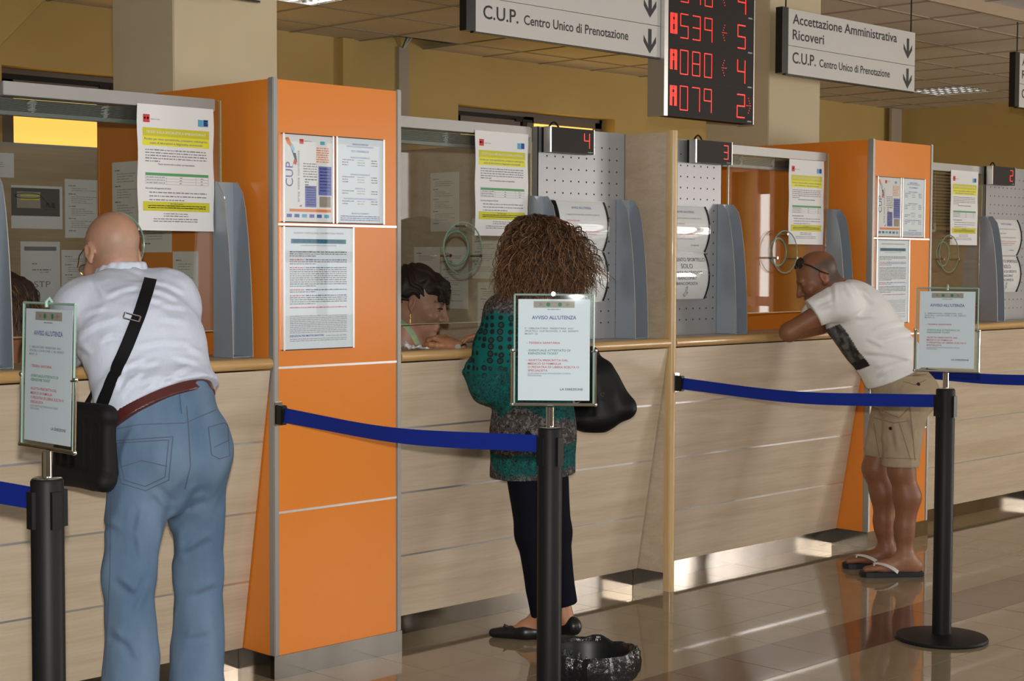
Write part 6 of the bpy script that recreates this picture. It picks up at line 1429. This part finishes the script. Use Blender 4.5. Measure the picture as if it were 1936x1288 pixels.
# ================================================================== THE CLERKS
def clerk(name_lab, hc, f, u, hsc, skin, haircol, shirt, torso, elbows):
    r = empty('person', (torso[1][0], torso[1][1], 0), name_lab, 'person'); b = Sculpt(); P = head(b, hc, f, u, hsc, .9, fem=True)
    rr_, ff_, uu_ = frame3(f, u); neck = hc-uu_*.07*hsc-ff_*.035; nb, pv = torso
    b.cap(neck, nb, .050, .055, .03); b.cap(nb, nb+(pv-nb)*.35, .075, .115, .06); b.cap(nb+(pv-nb)*.35, pv, .12, .14, .05)
    ax_ = unit(np.cross(V3(0, 0, 1), (pv-nb)*V3(1, 1, 0)+V3(0, -1e-3, 0)));
    for sg, (el, wr) in zip((-1, 1), elbows):
        sh = nb+V3(.155*sg, 0, -.055); b.cap(nb+V3(0, 0, -.04), sh, .06, .05, .04); b.cap(sh, el, .045, .036, .02); b.cap(el, wr, .036, .024, .02); hand(b, wr, unit(wr-el), V3(0, 0, 1), sg, .5, .88)
    for sg in (-1, 1):
        kn = pv+V3(.10*sg, -.22, .0); b.cap(pv+V3(.08*sg, 0, 0), kn, .08, .055, .04); an = V3(kn[0], kn[1]+.02, .09); b.cap(kn, an, .055, .038, .03); b.cap(an-V3(0, 0, .05), an+V3(0, -.14, -.06), .034, .026, .03)
    v, q = b.mesh(0.0045)
    lip = lambda Pp: np.clip(1-np.abs((Pp-P(0, .1, -.0735))@uu_)/.009, 0, 1)*np.clip(1-np.abs((Pp-P(0, .1, -.0735))@rr_)/.024, 0, 1)*((Pp-hc)@ff_ > .07*hsc)
    eye = lambda Pp: np.maximum(*[np.clip(1.4-np.linalg.norm((Pp-P(g*.033, .088, -.001))*1.0, axis=1)/.012, 0, 1) for g in (-1, 1)])
    brow = lambda Pp: np.maximum(*[np.clip(1.3-np.abs((Pp-P(g*.035, .09, .021))@uu_)/.005, 0, 1)*np.clip(1.5-np.abs((Pp-P(g*.035, .09, .02))@rr_)/.02, 0, 1)*((Pp-hc)@ff_ > .06*hsc) for g in (-1, 1)])
    mesh_from('body', v, q, 'skin', r, col_fn(skin, (lip, (.36, .08, .07)), (eye, (.06, .04, .035)), (brow, (.03, .018, .012))))
    s = Sculpt(); s.cap(nb+(pv-nb)*.26, nb+(pv-nb)*.45, .120, .132, .05); s.cap(nb+(pv-nb)*.4, pv, .132, .155, .05); s.disp += [folds(.004, 12, 141)]; s.cut(V3(0, 0, -1), pv+V3(0, 0, -.10)); a_, b_ = s.mesh(0.006); mesh_from('top', a_, b_, shirt, r)
    m = MB()
    for sg in (-1, 1): m.tube([nb+V3(.085*sg, .07, -.02), nb+V3(.088*sg, .02, .022), nb+V3(.085*sg, -.06, -.03), nb+(pv-nb)*.26+V3(.07*sg, -.10, 0)], .009, 8)
    m.build('strap', shirt, r, world=True, smooth=True)
    mat('skirt_dark', (.012, .013, .02), rough=.8); s = Sculpt(); s.cap(pv+V3(0, .02, -.02), pv+V3(0, .0, .02), .15, None, .04)
    for sg in (-1, 1): s.cap(pv+V3(.08*sg, 0, 0), pv+V3(.10*sg, -.20, 0), .095, .075, .04)
    a_, b_ = s.mesh(0.008); mesh_from('skirt', a_, b_, 'skirt_dark', r)
    return r, P, (rr_, ff_, uu_), v, q
mat('top_turquoise', (0.10, 0.36, 0.38), rough=0.7, noise=((0.55, 0.60, 0.25), 14, 3, (1, 1, 1)))
chd = J(793, 572, 6.62); cf = unit(V3(.62, -.50, -.50)); cf = unit(.93*RT*V3(1, 1, 0)-.12*FW*V3(1, 1, 0)+V3(0, 0, -.27)); cu = unit(.25*RT*V3(1, 1, 0)+V3(0, 0, .95))
cnb = J(768, 648, 6.66); cpv = V3(cnb[0]+.06, cnb[1]+.32, .57)
cl, CPp, CA, cv, cq = clerk('dark-haired clerk with a plait and earrings bending down behind the glass', chd, cf, cu, 1.10, (.47, .25, .17), None, 'top_turquoise', (cnb, cpv), ((V3(cnb[0]-.2, cnb[1]+.16, .92), V3(cnb[0]-.02, cnb[1]+.24, .79)), (V3(cnb[0]+.26, cnb[1]+.16, .92), V3(cnb[0]+.16, cnb[1]+.24, .79))))
mat('hair_black', (0.020, 0.014, 0.011), rough=0.6)
s = Sculpt(); cr_, cff, cuu = CA; AA = np.array(CA); hs_ = 1.10
s.ell(CPp(0, -.030, .052), np.array((.086, .098, .088))*hs_, AA, .03); s.ell(CPp(0, .055, .075), np.array((.070, .042, .036))*hs_, AA, .03)
for x_ in np.linspace(-.06, .06, 9): s.cap(CPp(x_, .070, .085), CPp(x_*1.1, .104-abs(x_)*.35, .028), .016*hs_, .006*hs_, .012)
s.ell(CPp(0, -.085, .0), np.array((.062, .05, .07))*hs_, AA, .03)
pl = [CPp(0, -.115, .01), CPp(0.0, -.135, -.04), CPp(0, -.145, -.09), CPp(0, -.150, -.14)]
for i, p_ in enumerate(pl): s.ell(p_, np.array((.034, .030, .034))*hs_*(1-.08*i), AA, .01)
grain = lambda P: .0035*np.sin(170*((P-chd)@cuu)+60*((P-chd)@cff)+8*noise3(P, 16, 151))+.004*noise3(P, 30, 153)
s.disp += [grain]; a_, b_ = s.mesh(0.0045); mesh_from('hair', a_, b_, 'hair_black', cl)
ribbon(Surf((cv, cq)).line([(757, 606), (770, 618), (782, 636), (793, 660)], .002, 4), .022, .004).build('strap', 'top_turquoise', cl, world=True)
mat('gold', (0.7, 0.45, 0.12), rough=.25, metal=1.0); m = MB()
for g_ in (-1, 1):
    MB().tube([CPp(g_*.050, .080, .024), CPp(g_*.040, .091, .030), CPp(g_*.028, .096, .030), CPp(g_*.016, .098, .026)], [.0015, .003, .0032, .002], 6).build('eyebrow', 'hair_black', cl, world=True, smooth=True)
    MB().tube([CPp(g_*.050, .080, -.002), CPp(g_*.042, .090, .003), CPp(g_*.032, .0945, .003), CPp(g_*.020, .092, -.002)], [.0015, .003, .003, .0015], 6).build('eyelash', 'hair_black', cl, world=True, smooth=True)
m = MB(); ep = CPp(.082, -.006, -.048)
for p_ in (ep, ep+V3(0, 0, -.014), ep+V3(0, 0, -.040)): m.lathe([(.0005, -.005), (.0045, -.002), (.0045, .002), (.0005, .005)], 10, tuple(p_))
m.tube([ep, ep+V3(0, 0, -.045)], .0010, 4); m.build('earring', 'gold', cl, world=True, smooth=True)
h2 = cast(2, 598, 1, .52); f2_, u2_ = unit(V3(-.85, -.35, -.3)), unit(V3(0, -.2, .97)); nb2 = h2+V3(0.0, .06, -.20); pv2 = V3(nb2[0]-.02, nb2[1]+.22, .57)
c2_, C2P, C2A, _, _ = clerk('clerk with brown curls half hidden by the metal upright and sign panel', h2, f2_, u2_, 1.0, (.42, .19, .10), None, 'top_turquoise', (nb2, pv2), ((V3(nb2[0]-.26, nb2[1]+.14, .95), V3(nb2[0]-.12, nb2[1]+.12, .79)), (V3(nb2[0]+.26, nb2[1]+.14, .95), V3(nb2[0]+.12, nb2[1]+.12, .79))))
s = Sculpt(); s.ell(C2P(0, -.03, .045), (.092, .10, .088), np.array(C2A), .03); s.disp += [folds(.012, 18, 161), folds(.006, 40, 163)]; a_, b_ = s.mesh(0.006); mesh_from('hair', a_, b_, 'hair_core', c2_)
grow(700, h2, C2A, 1.02, .035, .022, .012, pal, 0.0); hair_mesh(c2_)
# ================================================================== CLERK CHAIRS
def chair(x, y, label, m):
    r = empty('office_chair', (x, y, 0), label, 'office chair', 'office chairs behind the counters')
    MB().box(-.22, .22, -.22, .22, .34, .405).build('seat', m, r, bevel=.02); MB().box(-.21, .21, .24, .30, .55, 1.02).build('backrest', m, r, bevel=.02)
    MB().box(-.03, .03, .20, .33, .40, .62).build('back_bar', 'black_plastic', r); MB().tube([(0, 0, .08), (0, 0, .34)], .025, 12).build('gas_lift', 'chrome', r, smooth=True)
    for k in range(5):
        a = 2*math.pi*k/5; MB().tube([(0, 0, .09), (.27*math.cos(a), .27*math.sin(a), .06)], .02, 8).build('foot', 'black_plastic', r)
        MB().lathe([(.001, -.03), (.022, -.02), (.028, 0), (.022, .02), (.001, .03)], 12, (.27*math.cos(a), .27*math.sin(a), .03)).build('castor', 'black_plastic', r, smooth=True)
mat('chair_navy', (.012, .015, .045), rough=.85, bump=(300, .3, .002))
chair(cpv[0], cpv[1]+.0, 'navy office chair under the dark-haired clerk', 'chair_navy'); chair(pv2[0], pv2[1], 'navy office chair under the clerk with brown curls', 'chair_navy')
